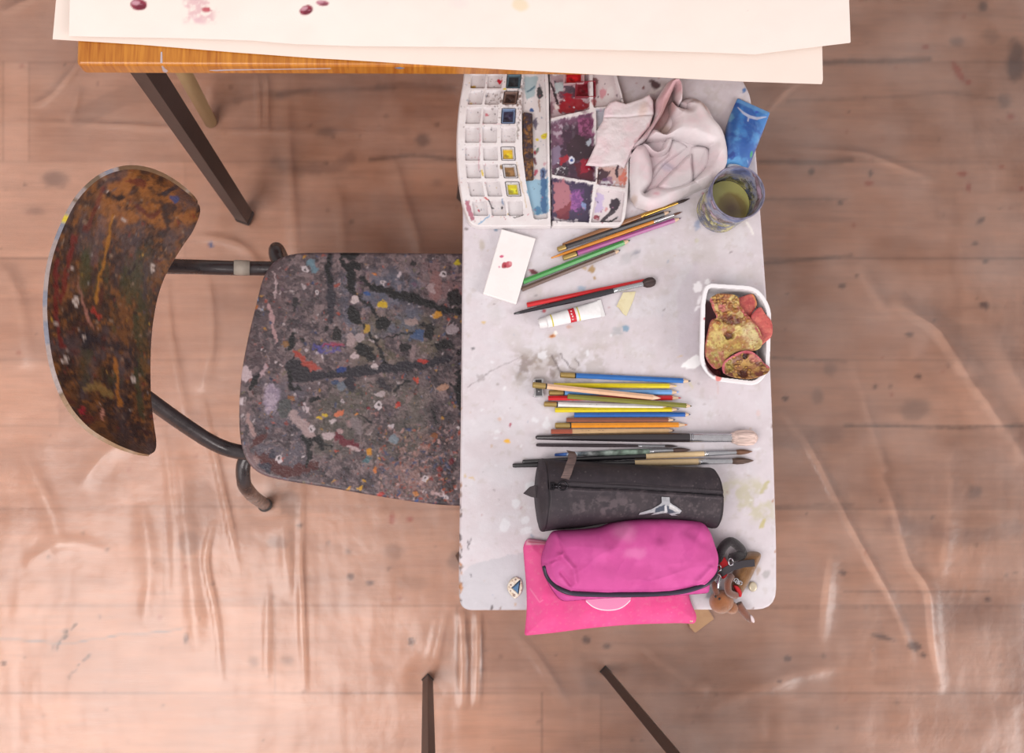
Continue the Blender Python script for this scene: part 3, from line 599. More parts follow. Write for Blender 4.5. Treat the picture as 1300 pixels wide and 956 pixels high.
S(s3, [(745, 258), (850, 295), (950, 325), (1060, 355), (1150, 392), (1250, 402)], 4, BK, .95, 2.4); S(s3, [(700, 215), (760, 270)], 2.5, BK); sc.blob(*s3(770, 270), 6, 5, BK); sc.blob(*s3(975, 315), 6, 5, BK)
S(s3, [(330, 760), (420, 748), (600, 725), (850, 703), (1050, 680), (1130, 655), (1180, 650)], 5, C(48, 44, 54), .95, 2)
S(s3, [(780, 555), (900, 525), (1030, 508)], .8, BK); S(s3, [(510, 583), (630, 586)], .8, BK)
for x, y, rx, ry in [(580, 515, 6, 9), (1070, 508, 6.5, 10.5), (985, 145, 3.5, 3.5), (395, 548, 3.5, 3.5), (545, 238, 4.5, 4), (1030, 470, 4, 4), (945, 590, 8, 5), (1225, 620, 4, 3), (1150, 580, 14, 6), (1200, 330, 10, 10), (720, 600, 12, 8), (750, 640, 8, 6), (520, 488, 4, 3), (700, 590, 4, 10)]:
    sc.blob(*s3(x, y), rx, ry, BK, 0, .95, .6, .45)
S(s3, [(348, 520), (330, 600)], 3, BK); S(s3, [(345, 640), (348, 700)], 2, BK); S(s3, [(360, 330), (345, 400)], 2, C(50, 45, 48))
S(s3, [(330, 690), (400, 740)], 9, C(52, 48, 54)); S(s3, [(215, 360), (235, 470), (255, 560)], 1.6, C(205, 170, 165)); S(s3, [(235, 195), (250, 240), (245, 330)], 1, C(215, 195, 190))
S(s3, [(1110, 200), (1100, 330)], 6, C(160, 118, 112), .6); S(s3, [(430, 130), (470, 180)], 3.5, C(120, 160, 170), .8)
S(s3, [(355, 620), (400, 650)], 3, C(190, 80, 62)); S(s3, [(405, 675), (470, 700)], 4, C(192, 85, 68), .85, 3); sc.blob(*s3(1035, 660), 7, 3, C(196, 62, 48), .1, .95, .5, .5); sc.blob(*s3(600, 712), 6, 4, C(45, 70, 140), -.2, .9)
sc.blob(*s3(1010, 525), 8, 6, C(70, 105, 150), 0, .8, 1, .6); sc.blob(*s3(740, 305), 3, 3, C(60, 100, 160)); S(s3, [(740, 470), (735, 500)], 2.4, C(205, 170, 60))
sc.mottle(C(90, 90, 180), 3, .5, .06, .7, 61, box=(395, 434, 435, 450)); S(s3, [(500, 580), (620, 575)], 1.5, C(185, 70, 90), .6, 1.5)
for x, y, rx, ry, c in [(675, 335, 5.6, 5.6, (232, 220, 212)), (817, 362, 6.5, 5, (238, 205, 30)), (1108, 420, 5.5, 5, (225, 165, 50)), (1215, 145, 4, 3.5, (210, 195, 40)), (780, 202, 2, 2, (225, 140, 60)), (910, 205, 4, 3, (225, 215, 215)), (780, 688, 5, 4, (228, 218, 212)),
                        (700, 535, 7, 6, (190, 178, 174)), (650, 545, 6, 8, (190, 172, 166)), (670, 632, 6, 3, (220, 205, 200)), (150, 335, 2, 3, (150, 185, 220)), (148, 374, 2.4, 2, (205, 130, 60)), (180, 392, 2.4, 2.2, (180, 195, 205)), (300, 572, 4, 4.5, (160, 120, 70)), (970, 455, 8, 5, (180, 160, 150)), (1080, 270, 5, 6, (190, 170, 165)), (500, 640, 1.5, 3, (235, 228, 225)), (1190, 495, 9, 6, (175, 165, 165))]:
    sc.blob(*s3(x, y), rx, ry, C(*c), 0, .95, .5, .4, .0003)
S(s4, [(120, 95), (140, 50), (190, 5)], 3, BK); sc.blob(*s4(90, 20), 9, 10, C(232, 215, 212), 0, .95, .6, .5); S(s4, [(170, 30), (200, -20)], 3, C(210, 185, 185), .8)
sc.blob(*s4(225, 155), 11, 18, C(178, 166, 184), .1, .75, 2, .4); sc.mottle(C(220, 208, 215), 3, .5, .08, .6, 71, box=(332, 485, 356, 528)); sc.blob(*s4(70, 170), 3.5, 4.5, C(235, 225, 222)); S(s4, [(95, 230), (120, 300), (140, 350)], 2, C(190, 160, 150), .8)
sc.poly([s4(*p) for p in [(110, 430), (130, 370), (170, 340), (215, 338), (200, 365), (150, 400)]], C(92, 44, 42), .95, .6, 1)
S(s4, [(150, 455), (230, 490), (290, 540), (380, 530), (460, 505)], 5.5, C(92, 44, 42), .95, 3.5); sc.blob(*s4(190, 520), 9, 8, C(46, 48, 66), 0, .9, .6, .5); sc.blob(*s4(235, 445), 4, 6, C(50, 50, 66), 0, .9)
sc.blob(*s4(135, 480), 7, 7, C(180, 150, 140), 0, .7, 1, .5); S(s4, [(100, 400), (120, 480), (190, 555), (330, 600)], 3, C(130, 105, 105), .6, 2)
S(s4, [(385, 345), (425, 395), (432, 470)], 2.6, BK); S(s4, [(425, 375), (470, 365), (500, 425)], 3, BK, .95, 2); S(s4, [(470, 370), (550, 410)], .9, BK); S(s4, [(425, 480), (415, 515)], 2.4, BK); sc.blob(*s4(460, 150), 6.5, 3, BK, -.3)
S(s4, [(700, 240), (760, 275)], 1, BK); S(s4, [(320, 0), (330, 90), (380, 100)], 2.4, BK); S(s4, [(640, 40), (650, 100)], 5, C(52, 48, 58)); S(s4, [(880, 110), (960, 50)], 1.6, BK); S(s4, [(800, 50), (850, 100)], 4, C(60, 54, 60))
S(s4, [(1080, 210), (1110, 280)], 1.4, BK); S(s4, [(1180, 70), (1240, 130)], 2, BK); S(s4, [(1225, 0), (1230, 200)], 3, BK); S(s4, [(400, 170), (430, 230)], 1.4, C(225, 212, 210)); S(s4, [(330, 230), (400, 300), (440, 350)], 5, C(195, 175, 168), .8, 3)
S(s4, [(660, 260), (700, 330)], 5, C(150, 140, 138), .6, 2); S(s4, [(575, 350), (620, 385), (680, 400)], 4.5, C(120, 45, 58), .9, 2.5); S(s4, [(630, 405), (690, 425)], 2.4, C(215, 195, 190), .8, 2)
for x, y, rx, ry, c in [(590, 228, 5.5, 5, (238, 135, 88)), (480, 252, 4, 2, (235, 200, 40)), (512, 243, 2.4, 2.4, (235, 205, 60)), (750, 438, 3.5, 4.5, (232, 165, 40)), (640, 630, 3, 2.6, (235, 175, 50)), (697, 626, 3.4, 2.6, (235, 185, 60)), (720, 590, 2, 2, (230, 180, 60)), (908, 182, 3.4, 4, (205, 60, 45)),
                        (685, 232, 2, 1.6, (230, 150, 60)), (550, 270, 4, 3, (228, 218, 212)), (530, 350, 8, 5, (215, 200, 195)), (735, 482, 6, 4, (85, 130, 135)), (805, 125, 5, 4, (205, 195, 190)), (865, 298, 4, 1.6, (235, 228, 225)), (330, 145, 5, 4, (165, 110, 60)), (780, 535, 2.6, 4, (225, 135, 60)), (1000, 655, 3.4, 3, (210, 140, 70)), (1005, 690, 3.2, 3, (60, 95, 150)), (808, 660, 3.2, 2.4, (205, 70, 60)),
                        (1090, 350, 6, 3, (150, 95, 50)), (960, 315, 5, 2.4, (50, 70, 120)), (880, 370, 5, 6, (140, 160, 165)), (595, 325, 4, 3, (200, 170, 165)), (750, 205, 2.4, 2, (150, 50, 60)), (565, 65, 5, 4, (60, 85, 120)), (600, 80, 6, 6, (120, 135, 145)), (1140, 95, 8, 5, (200, 160, 130)), (1185, 490, 2.4, 4, (120, 40, 50)), (1125, 530, 3, 4, (140, 50, 45)), (300, 200, 8, 12, (90, 95, 92))]:
    sc.blob(*s4(x, y), rx, ry, C(*c), 0, .92, .5, .4, .0003)
S(s4, [(1000, 40), (1010, 70), (980, 40)], 1.4, C(210, 80, 55)); S(s4, [(1100, 650), (1150, 670), (1140, 640)], 1, C(215, 195, 190))
for f, x, y, r in [(s3, 405, 172, 4.3), (s3, 1143, 200, 4), (s3, 822, 248, 3), (s3, 470, 296, 3), (s4, 802, 190, 4.8), (s4, 272, 475, 4.3), (s4, 1040, 577, 4), (s4, 440, 312, 4), (s4, 605, 165, 2.6), (s4, 1160, 675, 3)]:
    x, y = f(x, y); sc.blob(x, y, r, r, C(232, 226, 222), 0, 1, .5, .12); sc.blob(x, y, r * .42, r * .42, C(80, 72, 72), 0, 1, .4, .1)
sc.warp(3.4, 6, 1); sc.warp(1.1, 1.8, 2)
sc.a = np.clip(sc.a * (.74, .63, .67), 0, .9)
seat_ol = smooth([(640, 322), (585, 321.5), (500, 320.5), (420, 320), (375, 321.5), (349, 331), (334, 352), (325, 385), (314, 430), (306, 475), (303, 520), (305, 560), (313, 584), (328, 600), (355, 609), (410, 618), (480, 630), (540, 639), (582, 642), (640, 640), (655, 560), (658, 480), (655, 400)], 5)
seatm = mat('old_paint_crust', None, .42, True, var=.1, vscale=250, bump=.5, bscale=220, rvar=.15, coat=.1, spec=.4)
ZS = .440
seat = relief('seat', seat_ol, ZS, lambda x, y, d: ZS - .004 * (1 - rnd(d, 4)) - .006 * np.exp(-((x - 440) / 110) ** 2 - ((y - 480) / 110) ** 2) + sc.sample(x, y, sc.hgt),
              lambda x, y, d: ZS - .012 - .006 * np.exp(-((x - 440) / 110) ** 2 - ((y - 480) / 110) ** 2), seatm, .75, sc, chair)
# backrest
bc = Canvas(40, 200, 270, 590, .6, C(74, 50, 36))
bc.mottle(C(118, 78, 40), 26, .5, .1, .8, 1, 1, .6); bc.mottle(C(46, 34, 32), 20, .52, .1, .8, 6, 1, .5); bc.mottle(C(140, 92, 44), 6, .6, .06, .7, 10); bc.mottle(C(40, 32, 34), 5, .58, .06, .7, 13); bc.mottle(C(84, 74, 78), 22, .6, .1, .6, 17, 1, .5)
bc.mottle(C(160, 105, 50), 12, .5, .12, .7, 21, box=(110, 205, 270, 300)); bc.mottle(C(60, 66, 40), 18, .55, .08, .7, 25, 1, .4, (90, 300, 200, 500))
bpal = [C(150, 100, 50), C(40, 30, 30), C(30, 26, 30), C(110, 70, 40), C(90, 78, 80), C(150, 130, 110), C(120, 50, 40), C(60, 45, 40)]
bc.specks(1500, (55, 210, 260, 580), .35, 1.8, bpal, .8, .4, 2.4); bc.specks(200, (55, 210, 260, 580), 1, 5, bpal[1:4] + [C(90, 40, 34)], .55, 1, 3); bc.specks(60, (55, 210, 260, 580), .4, 1, [C(220, 215, 210), C(210, 170, 70)], .9, .3)
def B(pts, w, c, al=.8, rag=1.5): bc.stroke(pts, w, C(*c), al, .8, rag, 0, 5)
B([(143, 275), (139, 295), (132, 330), (125, 360), (122, 385)], 1.8, (170, 118, 40)); B([(118, 395), (126, 402)], 2.5, (190, 60, 50), .6)
B([(72, 330), (70, 380), (74, 420), (80, 440)], 3, (110, 30, 28)); B([(95, 300), (85, 340), (78, 380)], 3, (112, 36, 30)); B([(130, 240), (110, 290)], 3, (105, 40, 32), .6); B([(100, 360), (112, 405), (118, 415)], 1.8, (170, 120, 105))
B([(106, 428), (130, 436), (165, 443)], 4.5, (34, 30, 38)); B([(108, 425), (112, 440)], 6, (34, 30, 40)); B([(165, 445), (176, 470)], 2, (36, 32, 38)); B([(146, 455), (150, 490), (152, 515)], 2.2, (170, 110, 40)); B([(172, 470), (175, 500), (182, 530)], 3.4, (58, 62, 40))
B([(110, 494), (125, 490), (139, 502)], 4.5, (150, 125, 70), .6); bc.blob(104, 522, 6, 4, C(165, 35, 55), -.6, .9, .7, .5); bc.blob(112, 532, 9, 6, C(95, 28, 30), 0, .7, 1.5, .5); bc.blob(131, 526, 2.4, 7, C(205, 150, 130), .1, .9, .6); bc.blob(162, 462, 5, 7, C(38, 30, 36), 0, .9)
B([(138, 248), (150, 253), (156, 250)], 2.8, (28, 26, 30), .95); B([(209, 246), (225, 237)], 3, (40, 44, 56), .9); bc.blob(222, 252, 6, 4.5, C(40, 75, 130), .6, .85, .8, .5); bc.blob(215, 265, 8, 7, C(44, 38, 42), 0, .8, 1, .5); B([(208, 265), (214, 290), (205, 300)], 3, (44, 40, 44), .8)
B([(165, 230), (180, 234)], 4, (90, 35, 28)); B([(175, 262), (190, 275), (200, 270)], 3, (88, 40, 36)); bc.blob(108, 345, 8, 28, C(62, 70, 40), .1, .6, 3, .4); B([(185, 335), (183, 380)], 2.5, (62, 56, 62), .7); B([(130, 280), (120, 330)], 6, (96, 86, 92), .45, 3); B([(180, 330), (160, 350), (140, 330)], 1.2, (40, 34, 40), .8)
for x, y, rx, ry in [(96, 381, 4.2, 5.5), (194, 341, 3, 4.4), (157, 279, 3, 2), (82, 458.5, 6, 3.4), (170, 482.5, 2.8, 4.4), (106, 428, 2.4, 3), (84, 447, 2, 2.4), (90, 341, 2.6, 1.5), (72, 412, 3, 1), (137, 244, 1.4, 1.4), (145, 276, 1.2, 1.2)]:
    bc.blob(x, y, rx, ry, C(205, 198, 190), 0, .95, .5, .3); bc.blob(x + .4, y, rx * .5, ry * .5, C(130, 112, 98), 0, .8, .5)
bc.warp(3.5, 7, 3); bc.warp(1, 2, 4); bc.a = bc.a * (.86, .72, .70)
TOP = [(190, 577.5), (170, 573), (140, 560), (110, 540), (86, 510), (70, 470), (62, 425), (60, 380), (65, 335), (78, 295), (98, 255), (125, 228), (155, 216), (185, 217), (215, 229), (240, 247), (249, 256)]
BOT = [(190, 577.5), (197, 572), (198.5, 560), (195, 535), (192, 505), (191, 470), (192, 435), (195, 405), (201, 375), (210, 350), (221, 330), (233, 311), (244, 295), (251, 280), (254, 270), (253.5, 262), (249, 256)]
def backrest():
    nS, nT = 150, 90
    def res(pts, n):
        p = np.array(smooth(pts, 8, False)); L_ = np.concatenate([[0], np.cumsum(np.hypot(*np.diff(p, axis=0).T))]); t = np.linspace(0, L_[-1], n)
        return np.interp(t, L_, p[:, 0]), np.interp(t, L_, p[:, 1])
    # uniform-by-index resampling keeps top and bottom stations facing each other
    pt = np.array(smooth(TOP, 10, False)); pb = np.array(smooth(BOT, 10, False)); tt = np.linspace(0, len(pt) - 1, nS)
    ii = np.arange(len(pt)); tx, ty = np.interp(tt, ii, pt[:, 0]), np.interp(tt, ii, pt[:, 1]); bx, by = np.interp(tt, ii, pb[:, 0]), np.interp(tt, ii, pb[:, 1])
    s = np.linspace(-1, 1, nS); hh = .088 * np.sqrt(np.maximum(0, 1 - np.abs(s) ** 3.0)); zm = .715
    zt, zb = zm + hh, zm - hh
    t = np.linspace(0, 1, nT)[:, None]
    px = bx + (tx - bx) * t; py = by + (ty - by) * t; pz = zb + (zt - zb) * t
    # small bow: middle of the board lies a little behind the chord
    wx, wy = PN(px.ravel(), py.ravel(), pz.ravel()); front = np.stack([wx, wy, pz.ravel()], -1)
    G = front.reshape(nT, nS, 3); du = np.gradient(G, axis=1); dv = np.gradient(G, axis=0); n = np.cross(du, dv)
    mid = n[nT // 2, nS // 2]; n /= np.maximum(np.linalg.norm(n, axis=-1, keepdims=True), 1e-9)
    if mid[2] < 0: n = -n
    n[:, :14] = n[:, 14:15]; n[:, -14:] = n[:, -15:-14]
    th = .0068 * (.3 + .7 * (1 - np.abs(s) ** 3))[None, :, None]; back = (G - n * th).reshape(-1, 3)
    idx = np.arange(nT * nS).reshape(nT, nS); q = np.stack([idx[:-1, :-1].ravel(), idx[:-1, 1:].ravel(), idx[1:, 1:].ravel(), idx[1:, :-1].ravel()], -1)
    if mid[2] < 0: q = q[:, ::-1]
    M = nT * nS; ring = np.concatenate([idx[0, :], idx[1:, -1], idx[-1, -2::-1], idx[-2:0:-1, 0]]); r2 = np.roll(ring, -1)
    w = np.stack([ring, r2, r2 + M, ring + M], -1)
    # rim gets its own vertices so the pale ply edge keeps its own colour
    rim0 = front[ring]; rim1 = back[ring]; K = len(ring)
    co_ = np.concatenate([front, back, rim0, rim1]); k = np.arange(K); w = np.stack([2 * M + k, 2 * M + (k + 1) % K, 2 * M + K + (k + 1) % K, 2 * M + K + k], -1)
    me = gridmesh('backrest', co_ - np.array(chair.location), np.concatenate([q, q[:, ::-1] + M, w[:, ::-1] if mid[2] < 0 else w]))
    c = bc.sample(px.ravel(), py.ravel())
    rc = np.zeros((K, 3)) + C(170, 150, 145); nn = fbm(np.arange(K) * 1., np.zeros(K), 7, 3)[:, None]; rc = np.where(nn > .6, C(120, 95, 75), rc); rc = np.where((nn < .36), C(140, 136, 146), rc)
    ry = py.ravel()[ring]; rxx = px.ravel()[ring]; rc[(ry < 285) & (rxx > 150)] = C(110, 78, 52); rc[ry > 500] = C(150, 115, 85)
    rc[(ry > 276) & (ry < 284) & (rxx < 120)] = C(220, 190, 60)
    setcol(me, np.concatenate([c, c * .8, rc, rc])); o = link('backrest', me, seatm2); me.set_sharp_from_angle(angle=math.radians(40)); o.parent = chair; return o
seatm2 = mat('worn_varnished_plywood', None, .4, True, var=.12, vscale=160, bump=.35, bscale=160, rvar=.15, coat=.1)
seatm2.node_tree.nodes['Principled BSDF'].inputs['Specular IOR Level'].default_value = .35
bo = backrest()
# rivets in the backrest
# tube frame
tube = mat('black_enamel_tube', alb((58, 48, 50)), .33, metal=.25, var=.25, vscale=60, bump=.15, bscale=200, rvar=.1, coat=.3)
def T(pts, r=.0118): b = MB(); b.sweep([P(*p) for p in pts], r, 16, 8); return b
T([(128, 335, .66), (165, 337, .60), (205, 338, .53), (250, 339, .462), (300, 340.5, .428), (345, 341, .418), (420, 343, .414), (620, 352, .412)]).build('frame', tube, chair, True, 0, False)
T([(120, 455, .66), (150, 478, .60), (190, 508, .545), (235, 540, .485), (270, 562, .445), (300, 573, .425), (340, 577, .417), (420, 588, .412), (620, 610, .412)]).build('frame', tube, chair, True, 0, False)
T([(362, 345, .402), (352, 328, .395), (350, 318, .385), (354, 320, .33), (368, 349, .008)]).build('leg', tube, chair, True, 0, False)
T([(322, 575, .402), (312, 583, .40), (308.5, 596, .395), (310, 614, .375), (316, 624, .33), (324, 632, .2), (337, 641, .008)], .0115).build('leg', tube, chair, True, 0, False)
T([(580, 352, .402), (590, 346, .38), (600, 340, .2), (605, 345, .008)]).build('leg', tube, chair, True, 0, False)
T([(580, 606, .402), (590, 616, .38), (600, 626, .2), (605, 632, .008)]).build('leg', tube, chair, True, 0, False)
T([(362, 345, .402), (362, 400, .402), (358, 520, .402), (322, 575, .402)], .009).build('crossbar', tube, chair, True, 0, False)
T([(580, 352, .402), (585, 480, .402), (580, 606, .402)], .009).build('crossbar', tube, chair, True, 0, False)
b = MB(); q = P(310, 336, .4355); 
tp = MB(); c0 = P(297, 339.5, .431); c1 = P(317, 340, .4275)
tp.sweep([c0, c1], .0123, 16, sm=False); o = tp.build('tape_scrap', cm((176, 160, 146), .7), chair, True, 0, False); props(o, 'pale tape patch')
for p in [(337, 641), (368, 349)]:
    b = MB(); c = P(p[0], p[1], .012); b.lathe([(.0045, .0125), (.024, .0135), (.026, .012)], 18, axis='z'); b.v = [(v[0] + c.x, v[1] + c.y, v[2]) for v in b.v]; b.build('foot_cap', cm((60, 52, 50), .6), chair, True, 0, False)

# ============================================================ WATERCOLOUR PALETTE
px_ = lambda x, y: (570 + x * .2093, 90 + y * .2093)
WH = C(240, 228, 226)
pcn = Canvas(572, 55, 806, 296, .5, WH)
pcn.mottle(C(226, 210, 208), 12, .5, .15, .5, 2)
hz = np.zeros(pcn.X.shape)
tray_ol = rpoly([(590, 60), (690, 60), (697, 98), (698.5, 200), (700, 288.5), (681, 289), (604, 289), (595, 284), (587, 262), (582, 232), (579.5, 200), (579.5, 170), (582.5, 132), (589, 98)], [10, 3, 20, 20, 2, 2, 6, 8, 20, 20, 20, 20, 20, 20])
lid_ol = rpoly([(697.5, 60), (776, 60), (784, 99), (792, 125), (799, 180), (799, 236), (794, 278), (787, 289), (700.5, 288.5), (699, 200)], [3, 10, 20, 20, 30, 30, 12, 10, 2, 20])
WALL = .013; FLR = .0055
hgt = np.full(pcn.X.shape, WALL)
def well(poly, depth, soft=1.1, col=None):
    sl = pcn.win(min(p[0] for p in poly) - 3, min(p[1] for p in poly) - 3, max(p[0] for p in poly) + 3, max(p[1] for p in poly) + 3)
    X, Y = pcn.X[sl], pcn.Y[sl]; d = segdist(X, Y, poly, True); d = np.where(inside(X, Y, poly), d, -d)
    m = ss(-.3, soft, d); hgt[sl] = np.minimum(hgt[sl], WALL - depth * m)
    if col is not None: pcn.poly(poly, col, 1, .6)
rowsY = [(20, 110), (125, 208), (228, 325), (345, 440), (462, 548), (568, 655), (673, 765), (790, 882)]
colX = [[175, 162, 147, 141, 141, 147, 163, 188], [276, 264, 250, 245, 250, 255, 270, 298], [392, 372, 360, 358, 358, 370, 388, 402]]
cells = {}
for r, (ya, yb) in enumerate(rowsY):
    for c in range(3):
        xm = colX[c][r]; hw = 44; sk = (colX[c][min(r + 1, 7)] - colX[c][max(r - 1, 0)]) * .22
        q = [px_(xm - hw - sk, ya), px_(xm + hw - sk, ya), px_(xm + hw + sk, yb), px_(xm - hw + sk, yb)]
        well(rpoly(q, 1.5, 2), .0055); cells[(c, r)] = q
        pcn.poly(q, C(222, 208, 208), .35, 1)
well(rpoly([px_(450, -30), px_(575, -30), px_(592, 250), px_(598, 900), px_(515, 905), px_(470, 700), px_(445, 500), px_(440, 250)], 3), .0085)
# trough contents
pcn.poly([px_(*p) for p in [(462, 660), (600, 650), (603, 860), (520, 870), (490, 800)]], C(150, 190, 212), .9, .8, 1); pcn.stroke([px_(575, 600), px_(575, 720), px_(578, 850)], 3.4, C(52, 98, 148), .85, 1, 1.5); pcn.blob(*px_(540, 840), 4, 6, C(60, 120, 160), 0, .8, 1)
pcn.poly([px_(*p) for p in [(455, 20), (540, 30), (520, 150), (470, 170)]], C(160, 185, 190), .8, 1.2, 2); pcn.blob(*px_(553, 125), 4, 8, C(50, 55, 60), 0, .95, .7); pcn.stroke([px_(480, 120), px_(520, 90)], 1.2, C(60, 100, 120), .8, .8)
pcn.blob(*px_(503, 232), 2.5, 2.5, C(60, 95, 150)); pcn.blob(*px_(525, 315), 3, 7, C(80, 68, 95), 0, .9, .8, .5); pcn.blob(*px_(578, 392), 3.4, 4.5, C(230, 208, 40)); pcn.blob(*px_(537, 410), 1.6, 1.8, C(230, 200, 60))
pcn.blob(*px_(537, 478), 2, 4.5, C(90, 120, 100), .4, .9); pcn.blob(*px_(523, 490), 1.6, 3, C(170, 40, 60)); pcn.blob(*px_(524, 540), 2, 5, C(110, 30, 50), -.3, .9); pcn.blob(*px_(530, 612), 2, 4.5, C(200, 60, 90), .3, .9); pcn.blob(*px_(583, 560), 1.8, 2, C(220, 150, 160), 0, .7); pcn.stroke([px_(572, 600), px_(574, 640)], 1, C(40, 40, 80), .9)
pcn.stroke([px_(548, 170), px_(552, 240)], 1, C(150, 100, 70), .7, .5, .5)
# marks over the pan side
pcn.mottle(C(110, 78, 66), 3, .55, .06, .85, 4, box=tuple(px_(300, 120)) + tuple(px_(455, 235))); pcn.mottle(C(110, 78, 66), 2.4, .6, .06, .8, 5, box=tuple(px_(215, 130)) + tuple(px_(340, 215)))
pcn.mottle(C(90, 110, 150), 3, .5, .08, .8, 6, box=tuple(px_(305, 230)) + tuple(px_(420, 335))); pcn.mottle(C(120, 90, 80), 2.4, .55, .08, .7, 7, box=tuple(px_(400, 40)) + tuple(px_(455, 320)))
pcn.mottle(C(150, 175, 185), 4, .5, .1, .6, 8, box=tuple(px_(410, 30)) + tuple(px_(470, 130))); pcn.blob(*px_(306, 62), 2.8, 2.8, C(205, 40, 60), 0, 1, .4, .15)
pcn.blob(*px_(148, 100), 3, 2.4, C(195, 150, 60)); pcn.blob(*px_(335, 116), 2.2, 1.8, C(225, 195, 60)); pcn.blob(*px_(135, 200), 2.4, 1.8, C(215, 170, 90), 0, .8); pcn.blob(*px_(230, 262), 1.8, 1.8, C(200, 70, 90), 0, .8)
pcn.poly([px_(*p) for p in [(100, 790), (120, 795), (155, 910), (135, 915), (110, 850)]], C(175, 80, 105), .85, .8, 1.2); pcn.stroke([px_(215, 775), px_(235, 785)], .9, C(200, 50, 50)); pcn.stroke([px_(240, 790), px_(255, 825), px_(270, 835)], 1, C(40, 30, 40), .95, .4, .6); pcn.blob(*px_(320, 828), 1.6, 1.8, C(40, 30, 35)); pcn.blob(*px_(180, 843), 1.2, 1.4, C(190, 60, 80))
pcn.stroke([px_(180, 930), px_(215, 905), px_(245, 880)], .9, C(120, 165, 200), .8, .6, .6); pcn.stroke([px_(320, 780), px_(330, 810)], .7, C(90, 130, 170), .7); pcn.stroke([px_(360, 875), px_(400, 895), px_(450, 880)], .6, C(70, 65, 60), .8, .4, .8); pcn.stroke([px_(410, 560), px_(425, 650), px_(450, 740), px_(470, 830)], .7, C(200, 160, 90), .6, .6, .5)
pcn.stroke([px_(200, 610), px_(205, 640)], 1.1, C(225, 190, 70)); pcn.blob(*px_(315, 590), 1.8, 3.4, C(150, 110, 60)); pcn.stroke([px_(415, 330), px_(415, 420)], .7, C(110, 95, 80), .7); pcn.stroke([px_(190, 380), px_(186, 440), px_(180, 600)], .5, C(210, 90, 120), .5)
pcn.stroke([px_(205, 325), px_(320, 330)], .5, C(215, 90, 120), .5); pcn.blob(*px_(112, 182), 2, 1.6, C(110, 130, 150), 0, .5)
pcn.specks(330, (582, 98, 660, 284), .25, .75, [C(90, 60, 60), C(200, 90, 110), C(120, 150, 180), C(210, 170, 90), C(60, 50, 50), C(180, 60, 70)], .8, .3)
pcn.specks(90, (620, 98, 668, 170), .3, 1.1, [C(90, 62, 52), C(70, 55, 60)], .85, .3)
pcn.specks(60, (664, 98, 700, 284), .3, .9, [C(90, 60, 60), C(200, 90, 110), C(80, 110, 150)], .8, .3)
# lid wells
W = lambda pts, dep=.007, r=2.2: well(rpoly([px_(*p) for p in pts], r, 3), dep)
W([(612, -20), (840, -20), (850, 238), (615, 290)]); W([(870, -20), (1000, -20), (1040, 170), (1046, 210), (875, 228)]); W([(618, 308), (866, 262), (885, 480), (888, 678), (622, 632)]); W([(890, 240), (1056, 225), (1080, 480), (1080, 560), (900, 565)])
W([(905, 582), (1075, 580), (1068, 712), (895, 690)]); W([(620, 655), (872, 694), (845, 922), (622, 912)]); W([(895, 712), (1066, 735), (1040, 920), (858, 922)])
def LP(pts, c, al=.9, rag=2, soft=.8): pcn.poly([px_(*p) for p in pts], C(*c), al, soft, rag, 0, 4)
LP([(618, 20), (850, 20), (850, 238), (615, 290)], (190, 160, 165)); pcn.mottle(C(95, 40, 62), 7, .48, .08, .9, 41, box=(698, 95, 750, 152))
LP([(640, 235), (690, 160), (800, 165), (850, 190), (830, 235), (720, 255)], (150, 24, 38), .95, 4); LP([(690, 130), (740, 125), (760, 180), (700, 190)], (165, 30, 45), .9, 4); pcn.stroke([px_(615, 70), px_(640, 120), px_(660, 190)], 1.6, C(40, 28, 36), .95, .6, 1); pcn.stroke([px_(640, 60), px_(665, 130)], 1, C(60, 50, 60), .9, .5, .6)
LP([(700, 90), (760, 85), (770, 125), (710, 130)], (90, 78, 88), .9); LP([(640, 70), (700, 60), (690, 120), (650, 130)], (190, 200, 200), .8)
pcn.blob(*px_(655, 215), 3, 4, C(225, 205, 200)); pcn.blob(*px_(622, 225), 3, 9, C(120, 60, 80), 0, .7)
LP([(875, 20), (1000, 20), (1040, 180), (875, 228)], (228, 208, 208)); LP([(900, 180), (930, 100), (990, 90), (1010, 140), (960, 190)], (236, 222, 220), .9, 3); pcn.blob(*px_(935, 130), 4, 7, C(220, 120, 135), .3, .7, 1.2, .6); pcn.blob(*px_(890, 60), 4, 5, C(120, 40, 50), 0, .8); pcn.blob(*px_(880, 190), 3, 5, C(170, 40, 50), 0, .8)
LP([(618, 308), (866, 262), (885, 480), (888, 678), (622, 632)], (112, 62, 92), .95, 1); pcn.mottle(C(190, 168, 180), 4, .55, .07, .85, 45, box=tuple(px_(615, 290)) + tuple(px_(780, 420))); pcn.mottle(C(52, 30, 48), 10, .45, .08, .85, 46, box=tuple(px_(615, 280)) + tuple(px_(890, 680)))
LP([(780, 290), (870, 270), (880, 390), (790, 400)], (165, 88, 128), .85, 3); pcn.mottle(C(90, 36, 66), 3, .5, .08, .8, 47, box=tuple(px_(770, 270)) + tuple(px_(885, 420)))
LP([(715, 440), (770, 380), (850, 410), (880, 460), (860, 520), (780, 540), (720, 500)], (58, 36, 46), .95, 3); LP([(625, 470), (690, 440), (670, 560), (630, 570)], (150, 130, 155), .7, 3); LP([(670, 530), (720, 500), (720, 540), (680, 570)], (165, 30, 45), .9, 3)
LP([(760, 560), (850, 520), (880, 600), (880, 670), (780, 640)], (92, 20, 38), .95, 3); LP([(800, 540), (850, 530), (860, 600), (800, 620)], (165, 25, 50), .85, 3); pcn.blob(*px_(745, 535), 4, 5, C(230, 225, 235), .2, .95, .5, .3); pcn.blob(*px_(747, 537), 1.8, 2.2, C(70, 90, 150)); LP([(640, 590), (720, 570), (730, 630), (640, 630)], (60, 52, 60), .8, 3)
